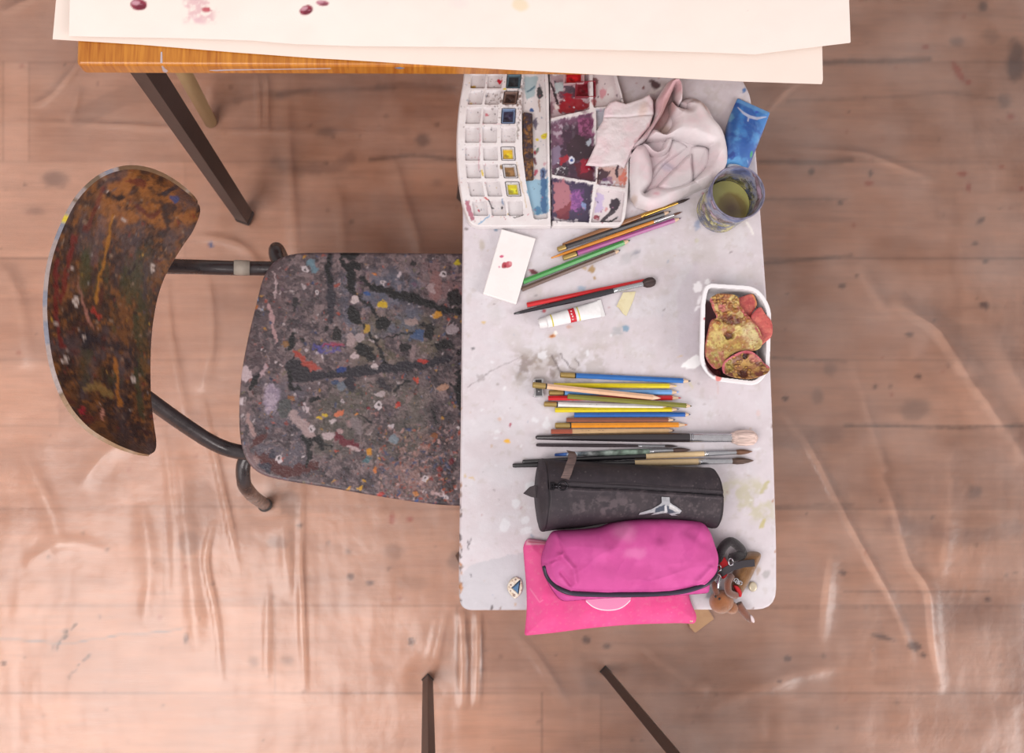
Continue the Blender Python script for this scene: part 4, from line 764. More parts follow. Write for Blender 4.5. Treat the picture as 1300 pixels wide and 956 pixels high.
pcn.mottle(C(230, 222, 225), 2.4, .62, .05, .9, 48, box=tuple(px_(615, 560)) + tuple(px_(740, 650))); pcn.blob(*px_(850, 430), 3, 5, C(200, 205, 215), .3, .8, .8, .6)
LP([(620, 655), (872, 694), (845, 922), (622, 912)], (62, 44, 78), .97, 1); LP([(640, 680), (690, 660), (740, 720), (770, 800), (690, 880), (640, 850)], (188, 120, 128), .9, 4); LP([(650, 850), (730, 800), (760, 770), (720, 900), (660, 900)], (130, 52, 60), .85, 3)
LP([(740, 750), (790, 720), (820, 790), (770, 850), (740, 820)], (170, 100, 165), .85, 4); pcn.mottle(C(120, 70, 130), 3, .5, .08, .8, 49, box=tuple(px_(730, 700)) + tuple(px_(830, 860))); pcn.blob(*px_(818, 815), 2.4, 5, C(150, 165, 210), -.3, .9); LP([(630, 880), (720, 905), (790, 895), (780, 915), (640, 912)], (225, 210, 215), .85, 2)
LP([(905, 582), (1075, 580), (1068, 712), (895, 690)], (214, 170, 160), .95, 1); LP([(905, 590), (990, 600), (960, 660), (900, 670)], (64, 34, 50), .95, 4); LP([(930, 650), (990, 640), (990, 700), (900, 700)], (120, 78, 120), .7, 3); pcn.stroke([px_(1022, 575), px_(1022, 640)], 1.6, C(50, 36, 50), .95); LP([(1030, 640), (1070, 590), (1072, 690), (1040, 680)], (225, 120, 95), .85, 3); pcn.mottle(C(235, 225, 228), 3, .5, .07, .9, 50, box=tuple(px_(890, 660)) + tuple(px_(1070, 710)))
LP([(895, 712), (1066, 735), (1040, 920), (858, 922)], (232, 214, 214), .95, 1); LP([(895, 740), (945, 750), (930, 850), (890, 860)], (200, 178, 214), .85, 4); LP([(985, 780), (1030, 768), (1045, 800), (1020, 845), (985, 845), (975, 810)], (50, 36, 50), .97, 1.5); pcn.stroke([px_(1000, 850), px_(960, 880), px_(930, 910)], 2.4, C(52, 40, 50), .95, .5, 1.4); pcn.stroke([px_(1025, 885), px_(990, 910), px_(940, 915)], 1.2, C(40, 34, 40), .95, .4, .8); pcn.blob(*px_(895, 887), 4, 3, C(160, 60, 75), .2, .95, .5, .3); pcn.blob(*px_(955, 840), 1.8, 2.4, C(220, 160, 160)); pcn.blob(*px_(908, 880), 2, 1, C(110, 30, 50))
LP([(890, 240), (960, 235), (930, 330), (905, 330)], (196, 190, 200), .9, 2); LP([(1030, 520), (1080, 480), (1080, 560), (1040, 560)], (150, 50, 60), .8, 2)
pcn.specks(160, (700, 98, 796, 284), .3, 1.3, [C(70, 30, 60), C(230, 220, 225), C(150, 30, 60), C(50, 40, 60), C(200, 140, 170)], .85, .35)
po = P(690, 190, ZT)
palette = empty('watercolour_palette', (po.x, po.y, ZT), 'open white plastic watercolour palette box full of dried paint', 'paint palette')
plm = mat('painted_white_plastic', None, .38, True, var=.02, vscale=80, bump=.06, bscale=300, coat=.15)
pcn.warp(1.6, 4, 5); pcn.warp(.6, 1.5, 6)
def ptop(x, y, d): return ZT + .001 + np.minimum(pcn.sample(x, y, hgt), .003 + .0105 * rnd(d, 2.5))
relief('pan_tray', tray_ol, ZT + .010, ptop, lambda x, y, d: ZT + .0004 + 0 * d, plm, .5, pcn, palette)
relief('mixing_lid', lid_ol, ZT + .010, ptop, lambda x, y, d: ZT + .0004 + 0 * d, plm, .5, pcn, palette)
def pan(q, col, sm=.88, zb=.0065, label=None, name='paint_pan', shell=None, dirty=True):
    q = np.array(q, float); c = q.mean(0); q = c + (q - c) * sm; q = rpoly([tuple(p) for p in q], .8, 2)
    cv = Canvas(q[0][0] - 30, q[0][1] - 30, q[0][0] + 30, q[0][1] + 30, .5, C(*(shell or (214, 205, 205))))
    inner = [tuple(c + (np.array(p) - c) * .74) for p in q]; cv.poly(inner, C(*col), 1, .4)
    cv.blob(c[0] + 1.5, c[1] + 1, 4, 3, C(*[min(255, k * 1.2 + 8) for k in col]), .3, .7, .8, .5); cv.blob(c[0] - 2, c[1] + 2, 3, 2, C(*[k * .6 for k in col]), .3, .7, .8, .5)
    if dirty: cv.specks(14, (c[0] - 9, c[1] - 9, c[0] + 9, c[1] + 9), .3, .8, [C(*col), C(60, 50, 50)], .8, .3)
    def top(x, y, d): return ZT + zb + .008 - .0045 * ss(.8, 1.8, d) + .0015 * (fbm(x, y, 4, 3) - .5) * ss(2, 3, d)
    o = relief(name, q, ZT + .012, top, lambda x, y, d: ZT + zb + 0 * d, plm, .5, cv, palette)
    return o
props(pan(cells[(2, 0)], (48, 54, 60), shell=(90, 110, 120)), 'blackish pan'); props(pan(cells[(2, 1)], (62, 42, 38), shell=(130, 100, 90)), 'dark brown pan'); props(pan(cells[(2, 2)], (42, 36, 64), shell=(120, 135, 165)), 'navy pan')
props(pan(cells[(2, 4)], (238, 186, 30)), 'yellow ochre pan'); props(pan(cells[(2, 5)], (148, 106, 62)), 'tan brown pan'); props(pan(cells[(2, 6)], (222, 200, 40)), 'lemon yellow pan')
props(pan([px_(768, 70), px_(888, 62), px_(890, 160), px_(765, 160)], (110, 14, 30), 1, .0065, shell=(150, 50, 62)), 'crimson half pan'); props(pan([px_(695, 5), px_(820, 5), px_(818, 78), px_(695, 82)], (190, 24, 32), 1, .0065, shell=(214, 170, 172)), 'red half pan')
# brown stained sponge strip in the trough
spc = Canvas(655, 135, 685, 235, .5, C(98, 66, 50)); spc.mottle(C(150, 100, 50), 4, .52, .08, .8, 3); spc.mottle(C(44, 40, 62), 6, .52, .08, .8, 7); spc.mottle(C(60, 40, 36), 3, .55, .08, .8, 11)
so_ = relief('sponge', rpoly([px_(450, 248), px_(508, 256), px_(512, 450), px_(516, 658), px_(458, 662), px_(446, 450)], 2), ZT + .012, lambda x, y, d: ZT + .007 + .0065 * rnd(d, 2) + .0012 * fbm(x, y, 3, 5), lambda x, y, d: ZT + .0062 + 0 * d, mat('stained_sponge', None, .9, True, bump=.6, bscale=500), .5, spc, palette)
props(so_, 'brown stained sponge strip')

# ============================================================ RAG
rg = lambda x, y: (780 + x * .1988, 90 + y * .1988)
rc_ = Canvas(735, 95, 935, 275, .7, C(236, 218, 218))
rc_.mottle(C(236, 200, 204), 26, .5, .15, .6, 3); rc_.mottle(C(228, 214, 214), 12, .55, .12, .5, 8)
rc_.poly([rg(*p) for p in [(130, 460), (260, 290), (250, 220), (340, 75), (400, 65), (430, 180), (380, 150), (300, 330), (190, 440)]], C(214, 160, 164), .85, 3, 3)
rc_.blob(*rg(340, 250), 9, 22, C(178, 120, 114), .4, .7, 3); rc_.blob(*rg(330, 360), 8, 6, C(200, 168, 150), 0, .7, 3); rc_.blob(*rg(350, 600), 9, 5, C(176, 170, 190), .3, .5, 3); rc_.blob(*rg(560, 210), 14, 6, C(196, 160, 150), .7, .8, 3)
rc_.blob(768, 143, 10, 7, C(242, 210, 216), 0, .8, 3); rc_.blob(815, 142, 5, 9, C(222, 190, 178), .2, .7, 3); rc_.blob(*rg(260, 795), 4, 2, C(220, 150, 160), 0, .6, 1.5); rc_.blob(*rg(120, 830), 4, 6, C(200, 170, 150), 0, .7, 2)
layers = [  # outline, height, edge softness, slope(dx,dy)
    ([(105, 500), (180, 450), (250, 430), (330, 330), (400, 220), (520, 200), (640, 300), (700, 420), (720, 530), (690, 640), (600, 700), (440, 790), (300, 850), (210, 870), (130, 820), (100, 700)], .007, 5),
    ([(425, 185), (480, 160), (530, 158), (590, 195), (630, 260), (655, 330), (560, 320), (450, 230)], .016, 4),
    ([(500, 480), (560, 470), (615, 500), (610, 600), (510, 700), (490, 640), (490, 550)], .017, 3),
    ([(250, 690), (330, 590), (440, 510), (480, 470), (420, 430), (370, 430), (350, 520), (280, 580), (240, 640)], .012, 3),
    ([(280, 735), (390, 615), (490, 522), (500, 600), (505, 700), (440, 745), (360, 770)], .023, 2.5),
    ([(365, 195), (400, 225), (470, 240), (470, 200), (545, 188), (600, 270), (690, 380), (727, 520), (715, 610), (620, 720), (540, 740), (505, 705), (590, 610), (612, 500), (600, 480), (500, 455), (460, 440), (380, 425), (300, 438), (220, 430), (250, 370), (330, 400), (380, 330), (368, 260)], .034, 5),
    ([(112, 490), (180, 462), (215, 490), (245, 600), (245, 700), (195, 775), (260, 738), (350, 740), (480, 705), (560, 680), (640, 720), (560, 745), (440, 800), (330, 850), (230, 880), (150, 850), (112, 790), (98, 680), (105, 570)], .030, 5),
    ([(180, 465), (215, 470), (260, 510), (300, 500), (340, 430), (372, 435), (345, 510), (280, 537), (220, 520)], .026, 2.2),
    ([(125, 475), (190, 400), (255, 300), (262, 200), (300, 130), (335, 80), (370, 64), (405, 72), (425, 110), (430, 190), (405, 215), (388, 170), (385, 110), (350, 180), (310, 270), (270, 330), (215, 420), (150, 478)], .042, 3.2)]
flap = [(782, 127), (795, 131), (815, 126), (823, 121.5), (828, 130), (829, 146), (824, 162), (812, 176), (802, 190), (796, 205), (793, 213), (785, 208), (765, 211), (744, 209), (750, 197), (757, 182), (758, 165), (766, 152), (768, 138), (774, 130)]
def flapc(x, y): return ss(0, 1, (829 - x) / 70)
def rag_h(x, y):
    z = np.zeros(x.shape)
    for ol, h, r in layers:
        pts = smooth([rg(*p) for p in ol], 4); d = segdist(x, y, pts, True); ins = inside(x, y, pts)
        w = .8 + .4 * fbm(x, y, 34, int(h * 1e4), 2)
        z = np.maximum(z, np.where(ins, h * w * (.30 + .70 * rnd(d, r * 2.2)), 0))
    fd = segdist(x, y, flap, True); fi = inside(x, y, flap)
    fz = .0165 + .010 * ss(790, 822, x) + .003 * fbm(x, y, 14, 60) + .0035 * np.exp(-((y - 151 + .08 * (x - 790)) / 1.6) ** 2) * 0 - .0015 * np.exp(-((y - 148) / 1.5) ** 2)
    z = np.maximum(z, np.where(fi, fz * (.85 + .15 * rnd(fd, 3)), 0))
    # finer creases
    z += .0012 * (1 - np.abs(2 * fbm(x * .8 + y * .3, y * .8, 26, 70, 2) - 1)) ** 4 * (z > .004)
    return z
u1 = [rg(*p) for p in [(150, 478), (112, 500), (103, 570), (98, 680), (112, 790), (150, 850), (230, 880), (330, 850), (440, 800), (560, 745), (620, 722), (680, 670), (715, 610), (727, 520), (690, 380), (640, 290), (600, 200), (530, 158), (480, 160), (432, 185), (425, 110), (405, 72), (370, 64), (335, 80), (300, 130), (275, 168)]]
rag_ol = [(p[0], p[1]) for p in u1] + [(829, 133), (827, 126), (823, 121.5), (815, 126), (795, 131), (782, 127), (774, 130), (768, 138), (766, 152), (758, 165), (757, 182), (750, 197), (744, 209), (765, 211), (785, 208), (793, 213), (797, 205), (802, 195)]
ragm = mat('cotton_rag', None, .9, True, var=.03, vscale=60, bump=.35, bscale=900, sheen=.2, bdist=.0008)
def rb(x, y, d): return np.where(x < 801.5, ZT + .0155, ZT + .0008)
o = relief('rag', rag_ol, ZT + .02, lambda x, y, d: np.maximum(ZT + .0015 + rag_h(x, y), np.where(x < 801.5, ZT + .0168, ZT)) , rb, ragm, .6, rc_)
props(o, 'crumpled pinkish white cotton rag, one corner over the palette', 'rag')

# ============================================================ BLUE TUBE
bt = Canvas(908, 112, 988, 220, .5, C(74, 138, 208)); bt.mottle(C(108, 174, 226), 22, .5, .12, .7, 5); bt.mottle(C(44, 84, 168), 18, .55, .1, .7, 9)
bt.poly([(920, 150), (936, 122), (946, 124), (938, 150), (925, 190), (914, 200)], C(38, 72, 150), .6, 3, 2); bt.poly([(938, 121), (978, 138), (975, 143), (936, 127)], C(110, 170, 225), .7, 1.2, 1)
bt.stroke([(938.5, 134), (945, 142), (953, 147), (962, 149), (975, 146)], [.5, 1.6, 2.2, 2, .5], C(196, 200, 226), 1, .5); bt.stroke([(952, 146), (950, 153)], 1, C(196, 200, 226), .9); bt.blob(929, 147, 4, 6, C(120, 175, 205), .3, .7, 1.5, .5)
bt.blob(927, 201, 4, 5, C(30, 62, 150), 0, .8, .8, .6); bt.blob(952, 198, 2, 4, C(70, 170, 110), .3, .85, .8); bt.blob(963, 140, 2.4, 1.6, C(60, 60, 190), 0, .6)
blue_ol = rpoly([(939, 121), (980.5, 139.5), (973, 160), (958, 196), (951, 214), (915, 210), (920, 180), (926, 150)], [2, 2, 20, 20, 4, 4, 20, 20])
btm = mat('glossy_blue_tube', None, .28, True, var=.03, vscale=50, bump=.15, bscale=60, coat=.4)
def bth(x, y, d): return ZT + .002 + (.003 + .021 * ss(122, 200, y + (x - 945) * -.35)) * (.25 + .75 * rnd(d, 15)) + .001 * fbm(x, y, 9, 3)
tb0 = P(948, 166, ZT)
tube_b = empty('paint_tube', (tb0.x, tb0.y, ZT), 'large blue paint tube with a pale curved mark, behind the water cup', 'paint tube')
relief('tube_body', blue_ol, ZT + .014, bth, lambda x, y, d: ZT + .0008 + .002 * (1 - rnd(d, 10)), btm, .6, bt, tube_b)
b = MB(); pa, pb_ = P(933, 212, ZT + .012), P(931, 222, ZT + .012); b.sweep([pa, pb_], (.012, .011), 20, sm=False); b.build('cap', cm((230, 232, 240), .4), tube_b, True, 0, False)

# ============================================================ WATER CUP
cb = P(912, 268, ZT)
cup = empty('water_cup', (cb.x, cb.y, ZT + .0005), 'paint-smeared clear water cup with bluish stained rim', 'cup')
gm = bpy.data.materials.new('smeared_clear_plastic'); gm.use_nodes = True; nt = gm.node_tree; N = nt.nodes; L = nt.links; pb = N['Principled BSDF']; outn = N['Material Output']
pb.inputs['Roughness'].default_value = .5
tcn = N.new('ShaderNodeTexCoord'); n1 = N.new('ShaderNodeTexNoise'); n1.inputs['Scale'].default_value = 42; n1.inputs['Detail'].default_value = 7; n1.inputs['Roughness'].default_value = .7; n1.inputs['Distortion'].default_value = 1.2
L.new(tcn.outputs['Object'], n1.inputs[0]); sx_ = N.new('ShaderNodeSeparateXYZ'); L.new(tcn.outputs['Object'], sx_.inputs[0])
hm = N.new('ShaderNodeMapRange'); hm.inputs[1].default_value = .05; hm.inputs[2].default_value = .10; hm.inputs[3].default_value = .04; hm.inputs[4].default_value = .20; L.new(sx_.outputs[2], hm.inputs[0])
a1 = N.new('ShaderNodeMath'); a1.operation = 'ADD'; L.new(n1.outputs[0], a1.inputs[0]); L.new(hm.outputs[0], a1.inputs[1])
mk = N.new('ShaderNodeMapRange'); mk.inputs[1].default_value = .50; mk.inputs[2].default_value = .58; mk.inputs[3].default_value = .12; mk.inputs[4].default_value = .92; L.new(a1.outputs[0], mk.inputs[0])
n2 = N.new('ShaderNodeTexNoise'); n2.inputs['Scale'].default_value = 30; n2.inputs['Detail'].default_value = 5; L.new(tcn.outputs['Object'], n2.inputs[0])
cr = N.new('ShaderNodeValToRGB'); L.new(n2.outputs[0], cr.inputs[0]); els = cr.color_ramp.elements
els[0].position = .32; els[0].color = (*alb((84, 84, 110)), 1); els[1].position = .66; els[1].color = (*alb((205, 170, 190)), 1); k_ = els.new(.42); k_.color = (*alb((110, 118, 160)), 1); k_ = els.new(.52); k_.color = (*alb((170, 165, 180)), 1); k_ = els.new(.58); k_.color = (*alb((120, 92, 96)), 1)
yl = N.new('ShaderNodeMapRange'); yl.inputs[1].default_value = .045; yl.inputs[2].default_value = .075; yl.inputs[3].default_value = .85; yl.inputs[4].default_value = 0
L.new(sx_.outputs[2], yl.inputs[0]); n3 = N.new('ShaderNodeTexNoise'); n3.inputs['Scale'].default_value = 90; n3.inputs['Detail'].default_value = 4; L.new(tcn.outputs['Object'], n3.inputs[0])
st = N.new('ShaderNodeMapRange'); st.inputs[1].default_value = .46; st.inputs[2].default_value = .52; L.new(n3.outputs[0], st.inputs[0]); mu = N.new('ShaderNodeMath'); mu.operation = 'MULTIPLY'; L.new(yl.outputs[0], mu.inputs[0]); L.new(st.outputs[0], mu.inputs[1])
mxc = N.new('ShaderNodeMix'); mxc.data_type = 'RGBA'; L.new(mu.outputs[0], mxc.inputs[0]); L.new(cr.outputs[0], mxc.inputs[6]); mxc.inputs[7].default_value = (*alb((226, 212, 128)), 1)
L.new(mxc.outputs[2], pb.inputs['Base Color'])
trn = N.new('ShaderNodeBsdfTransparent'); trn.inputs[0].default_value = (.9, .9, .88, 1); gln = N.new('ShaderNodeBsdfGlossy'); gln.inputs['Roughness'].default_value = .08
fr_ = N.new('ShaderNodeFresnel'); fr_.inputs[0].default_value = 1.45; mxa = N.new('ShaderNodeMixShader'); L.new(fr_.outputs[0], mxa.inputs[0]); L.new(trn.outputs[0], mxa.inputs[1]); L.new(gln.outputs[0], mxa.inputs[2])
mxb = N.new('ShaderNodeMixShader'); L.new(mk.outputs[0], mxb.inputs[0]); L.new(mxa.outputs[0], mxb.inputs[1]); L.new(pb.outputs[0], mxb.inputs[2]); L.new(mxb.outputs[0], outn.inputs[0])
b = MB(); b.lathe([(.0, .0005), (.0, .0300), (.002, .0318), (.03, .0330), (.06, .0340), (.098, .0358), (.100, .0354), (.098, .0345), (.06, .0327), (.03, .0317), (.005, .0305), (.004, .0005)], 64, axis='z', cap=False)
b.build('cup_wall', gm, cup)
b = MB(); b.lathe([(.0955, .0362), (.0985, .0370), (.101, .0360), (.1005, .0348), (.0965, .0344)], 64, axis='z', cap=False); b.build('rim', mat('smeared_rim', alb((120, 112, 132)), .4, var=.5, vscale=120), cup)
wm = bpy.data.materials.new('murky_yellow_water'); wm.use_nodes = True; nt = wm.node_tree; N = nt.nodes; L = nt.links; pb = N['Principled BSDF']; pb.inputs['Roughness'].default_value = .07
tcn = N.new('ShaderNodeTexCoord'); mp = N.new('ShaderNodeMapping'); mp.inputs['Location'].default_value = (-.006, .008, 0); L.new(tcn.outputs['Object'], mp.inputs[0]); sp = N.new('ShaderNodeVectorMath'); sp.operation = 'MULTIPLY'; sp.inputs[1].default_value = (1, 1, 0); L.new(mp.outputs[0], sp.inputs[0])
ln = N.new('ShaderNodeVectorMath'); ln.operation = 'LENGTH'; L.new(sp.outputs[0], ln.inputs[0]); n1 = N.new('ShaderNodeTexNoise'); n1.inputs['Scale'].default_value = 50; n1.inputs['Detail'].default_value = 5; L.new(tcn.outputs['Object'], n1.inputs[0])
ma = N.new('ShaderNodeMath'); ma.operation = 'MULTIPLY_ADD'; ma.inputs[1].default_value = .012; L.new(n1.outputs[0], ma.inputs[0]); L.new(ln.outputs['Value'], ma.inputs[2])
cr = N.new('ShaderNodeValToRGB'); mq = N.new('ShaderNodeMapRange'); mq.inputs[1].default_value = .010; mq.inputs[2].default_value = .044; L.new(ma.outputs[0], mq.inputs[0]); L.new(mq.outputs[0], cr.inputs[0])
els = cr.color_ramp.elements; els[0].position = .0; els[0].color = (*alb((120, 92, 66)), 1); els[1].position = 1; els[1].color = (*alb((206, 196, 124)), 1); k_ = els.new(.45); k_.color = (*alb((160, 138, 80)), 1); k_ = els.new(.6); k_.color = (*alb((196, 186, 110)), 1)
L.new(cr.outputs[0], pb.inputs['Base Color'])
b = MB(); b.lathe([(.0, .0290), (.02, .0300), (.040, .0314), (.0405, .0308)], 48, axis='z'); w_ = b.build('paint_water', wm); w_.location = (cb.x, cb.y, ZT + .0055)
w_.data.set_sharp_from_angle(angle=.6)
props(w_, 'murky yellow-brown paint water inside the smeared cup', 'water')

# ============================================================ CARD
cdc = Canvas(600, 280, 700, 395, .6, C(250, 238, 234)); cdc.mottle(C(244, 232, 228), 20, .5, .1, .5, 3)
cf = lambda x, y: (590 + x * .2308, 260 + y * .2308)
cdc.blob(*cf(203, 284), 2.6, 1.6, C(214, 80, 120), -.2, .95, .5, .3); cdc.blob(*cf(217, 333), 3.2, 4, C(175, 40, 58), .4, .95, .5, .25); cdc.blob(*cf(240, 330), 5, 4, C(196, 70, 85), -.5, .95, .5, .25); cdc.blob(*cf(222, 338), 1.6, 2.6, C(140, 20, 40), 0, .8); cdc.blob(*cf(250, 322), 2, 2.6, C(226, 150, 155), 0, .7, .5); cdc.blob(*cf(190, 342), 1.2, 1.2, C(222, 120, 150), 0, .8)
o = relief('paint_card', rpoly([cf(203, 133), (680.2, 302.5), (655.5, 386), (613, 372.5)], 1.2), ZT + .008, lambda x, y, d: ZT + .0085 - .0008 * (1 - rnd(d, 1.2)), lambda x, y, d: ZT + .0005 + 0 * d, mat('white_card', None, .6, True, bump=.1, bscale=300), .6, cdc)
props(o, 'small white rectangular block with red paint dabs beside the palette', 'card')

# masking tape scrap
tp = Canvas(775, 362, 812, 406, .6, C(232, 216, 176)); tp.mottle(C(220, 200, 155), 8, .5, .1, .6, 2)
o = relief('tape_piece', [cf(870, 483), cf(940, 478), cf(925, 530), cf(905, 575), cf(888, 612), cf(870, 600), cf(860, 585), cf(848, 568), cf(834, 560), cf(845, 535), cf(858, 510)], ZT, lambda x, y, d: ZT + .0012 + .0006 * fbm(x, y, 10, 2), lambda x, y, d: ZT + .0003 + 0 * d, mat('masking_tape', None, .7, True), .8, tp)
props(o, 'torn scrap of cream masking tape beside the black brush', 'tape')

# ============================================================ PENCILS AND BRUSHES
PR = .00355
def axis_obj(name, a, b_, za, zb, label, cat, group, roll=0):
    A = P(a[0], a[1], ZT + za); B_ = P(b_[0], b_[1], ZT + zb); d = B_ - A
    o = empty(name, A, label, cat, group); o.rotation_euler = (roll, -math.asin(d.z / d.length), math.atan2(d.y, d.x)); return o, d.length
def hexl(prof, n=6, rot=PI / 6):
    b = MB(); b.ring_loft([[(x, r * math.cos(rot + 2 * PI * j / n), r * math.sin(rot + 2 * PI * j / n)) for j in range(n)] for x, r in prof]); return b
GOLD = cm((190, 158, 96), .38, .65); BLKR = cm((28, 24, 28), .35); WOODT = cm((226, 190, 158), .7)
def pencil(a, t, body, label, group, cap=None, lead=None, wood=6.5, z=(.0038, .0038), r=PR, tail=None, rnd_body=False, marks=None, tipc=None):
    """a: butt pixel, t: tip pixel; cap: fraction of a gold end cap; wood: length of the sharpened cone (mm); tail: (fraction, colour)"""
    o, Ln = axis_obj('pencil', a, t, z[0], z[1], label, 'pencil', group, 0)
    xc_ = 0; n = 16 if rnd_body else 6
    if cap:
        xc_ = cap * Ln; b = MB(); b.lathe([(0, r * .7), (.0008, r * 1.0), (xc_ - .001, r * 1.04), (xc_, r * .98)], 20); b.build('end_cap', GOLD, o, True, 0, True, 40)
        b = MB(); b.lathe([(xc_, r * 1.0), (xc_ + .0018, r * 1.0)], 20); b.build('collar', BLKR, o, True, 0, True, 40); xc_ += .0018
    if tail:
        b = hexl([(0, r), (tail[0] * Ln, r)], n); b.build('painted_end', cm(tail[1], .4), o, False); xc_ = tail[0] * Ln
    wl = wood / 1000; b = hexl([(xc_, r), (Ln - wl * 1.35, r), (Ln - wl * 1.22, r * .96)], n); b.build('barrel', cm(body, .35, coat=.3), o, rnd_body, 0, True, 30)
    b = MB(); b.lathe([(Ln - wl * 1.32, r * .93), (Ln - wl * .42, r * .40)], 16); b.build('wood_tip', cm(tipc, .6) if tipc else WOODT, o, True, 0, True, 40)
    b = MB(); b.lathe([(Ln - wl * .46, r * .42), (Ln - wl * .1, r * .14), (Ln, r * .05)], 12); b.build('lead', cm(lead or body, .45), o, True, 0, True, 40)
    if marks:
        b = MB(); x = xc_ + marks[0] * Ln
        for k in range(marks[1]):
            w = random.uniform(.0006, .0016); hgt_ = random.uniform(.0007, .0013)
            b.box((x + w / 2, random.uniform(-.0003, .0003) + .0002, r * .866 + .00005), (w, hgt_, .00012)); x += w + random.uniform(.0004, .0009)
            if random.random() < .15: x += .0015
        b.build('imprint', cm(marks[2], .5), o, False)
    return o
G1 = 'pencils and brushes beside the palette'; G2 = 'pencils laid in a row'; G3 = 'brushes laid in a row'
def brush(a, t, prof, handle, label, group, fx, hx, hr, ferr=(200, 200, 204), hair=(82, 56, 48), z=(.004, .004), front=None, bristle='pointed', fr_=None, mat_h=None):
    """prof: (fraction, radius m) of the handle up to fx; fx..hx ferrule; hx..1 bristles; front: (fraction, colour)"""
    o, Ln = axis_obj('paintbrush', a, t, z[0], z[1], label, 'paintbrush', group)
    def cut(x0, x1):
        xs = sorted({x0, x1} | {p[0] for p in prof if x0 < p[0] < x1}); return [(x * Ln, float(np.interp(x, [p[0] for p in prof], [p[1] for p in prof]))) for x in xs]
    e0 = front[0] if front else fx
    b = MB(); pr = cut(0, e0); b.lathe([(pr[0][0], pr[0][1] * .4), (pr[0][0] + .0006, pr[0][1])] + pr[1:], 18); b.build('handle', mat_h or cm(handle, .25, coat=.5), o, True, 0, True, 50)
    if front: b = MB(); b.lathe(cut(e0, fx), 18); b.build('bare_handle_end', cm(front[1], .5), o, True, 0, True, 50)
    r0 = prof[-1][1]; r1 = fr_ or hr * .8; L2 = (hx - fx) * Ln; x0 = fx * Ln - .002
    pf = [(x0, r0 * 1.03)]
    for k in range(3): xx = x0 + .0012 + k * .0014; pf += [(xx, r0 * 1.04), (xx + .0004, r0 * .93), (xx + .0008, r0 * 1.04)]
    pf += [(x0 + .006, r0 * 1.02), (hx * Ln, r1)]
    b = MB(); b.lathe(pf, 20); b.build('ferrule', cm(ferr, .22, .9), o, True, 0, True, 50)
    hl = (1 - hx) * Ln; xs = hx * Ln - .001
    if bristle == 'pointed': hp = [(0, r1 * .9), (.25, hr), (.5, hr * .92), (.75, hr * .6), (.92, hr * .25), (1, .0002)]
    elif bristle == 'mop': hp = [(0, r1 * .95), (.25, hr * .92), (.55, hr), (.8, hr * .88), (.94, hr * .5), (1, .0004)]
    else: hp = [(0, r1 * .9), (.5, hr), (.9, hr * .7), (1, hr * .3)]
    n = 40; b = MB(); rings = []
    for k, (f_, rr) in enumerate(hp):
        rings.append([(xs + f_ * hl, rr * (1 + .09 * math.sin(j * 7.3 + k * .3)) * math.cos(2 * PI * j / n), rr * (1 + .09 * math.sin(j * 7.3 + k * .3)) * math.sin(2 * PI * j / n)) for j in range(n)])
    b.ring_loft(rings); hm_ = cm(hair, .6, var=.35, vscale=500, stretch=(.08, 1, 1), bump=.6, bscale=900); b.build('bristles', hm_, o)
    return o
# --- group beside the palette
brush((714, 310.5), (876.5, 251.8), [(0, .0016), (.1, .0026), (.5, .0037), (.62, .0030)], (140, 88, 48), 'brown-handled paintbrush with gold ferrule, nearest the rag', G1, .62, .9, .0020, (205, 160, 80), (62, 44, 42), fr_=.0018)
pencil((707.7, 317), (851.5, 268.5), (40, 34, 38), 'black pencil with gold end cap, between two orange-brown brushes', G1, .07, (30, 28, 32), 8, marks=(.08, 10, (190, 150, 80)), tail=None)
brush((699.6, 327.6), (867, 268.6), [(0, .0012), (.1, .0020), (.5, .0030), (.78, .0024)], (214, 132, 34), 'thin orange-handled paintbrush lying against the black pencil', G1, .785, .93, .0016, (214, 210, 210), (110, 66, 50), z=(.0042, .004), fr_=.0015)
pencil((714.6, 328), (864.6, 276.8), (166, 70, 136), 'magenta pencil with gold end cap', G1, .11, (90, 30, 90), 8, marks=(.16, 16, (60, 24, 60)))
pencil((664, 358), (800, 305), (62, 150, 70), 'green pencil, its end under the white block', G1, None, (44, 110, 52), 7.5, z=(.0036, .0036), r=.004)
pencil((662.5, 367.5), (787.5, 317.5), (104, 76, 66), 'brown pencil lying against the green one', G1, None, (60, 44, 44), 6.5, z=(.0036, .0036))
pencil((669, 387.4), (826, 355.5), (212, 24, 34), 'bright red pencil above the white paint tube', G1, None, (190, 30, 40), 7.5, r=.0037)
brush((652.3, 398.5), (833.5, 356.5), [(0, .0014), (.05, .0022), (.4, .0038), (.6, .0044), (.70, .0036)], (34, 30, 38), 'black-handled paintbrush with plump dark mop head beside red pencil', G1, .705, .905, .0066, (208, 206, 208), (62, 42, 40), bristle='mop', fr_=.0034, z=(.0044, .0075))
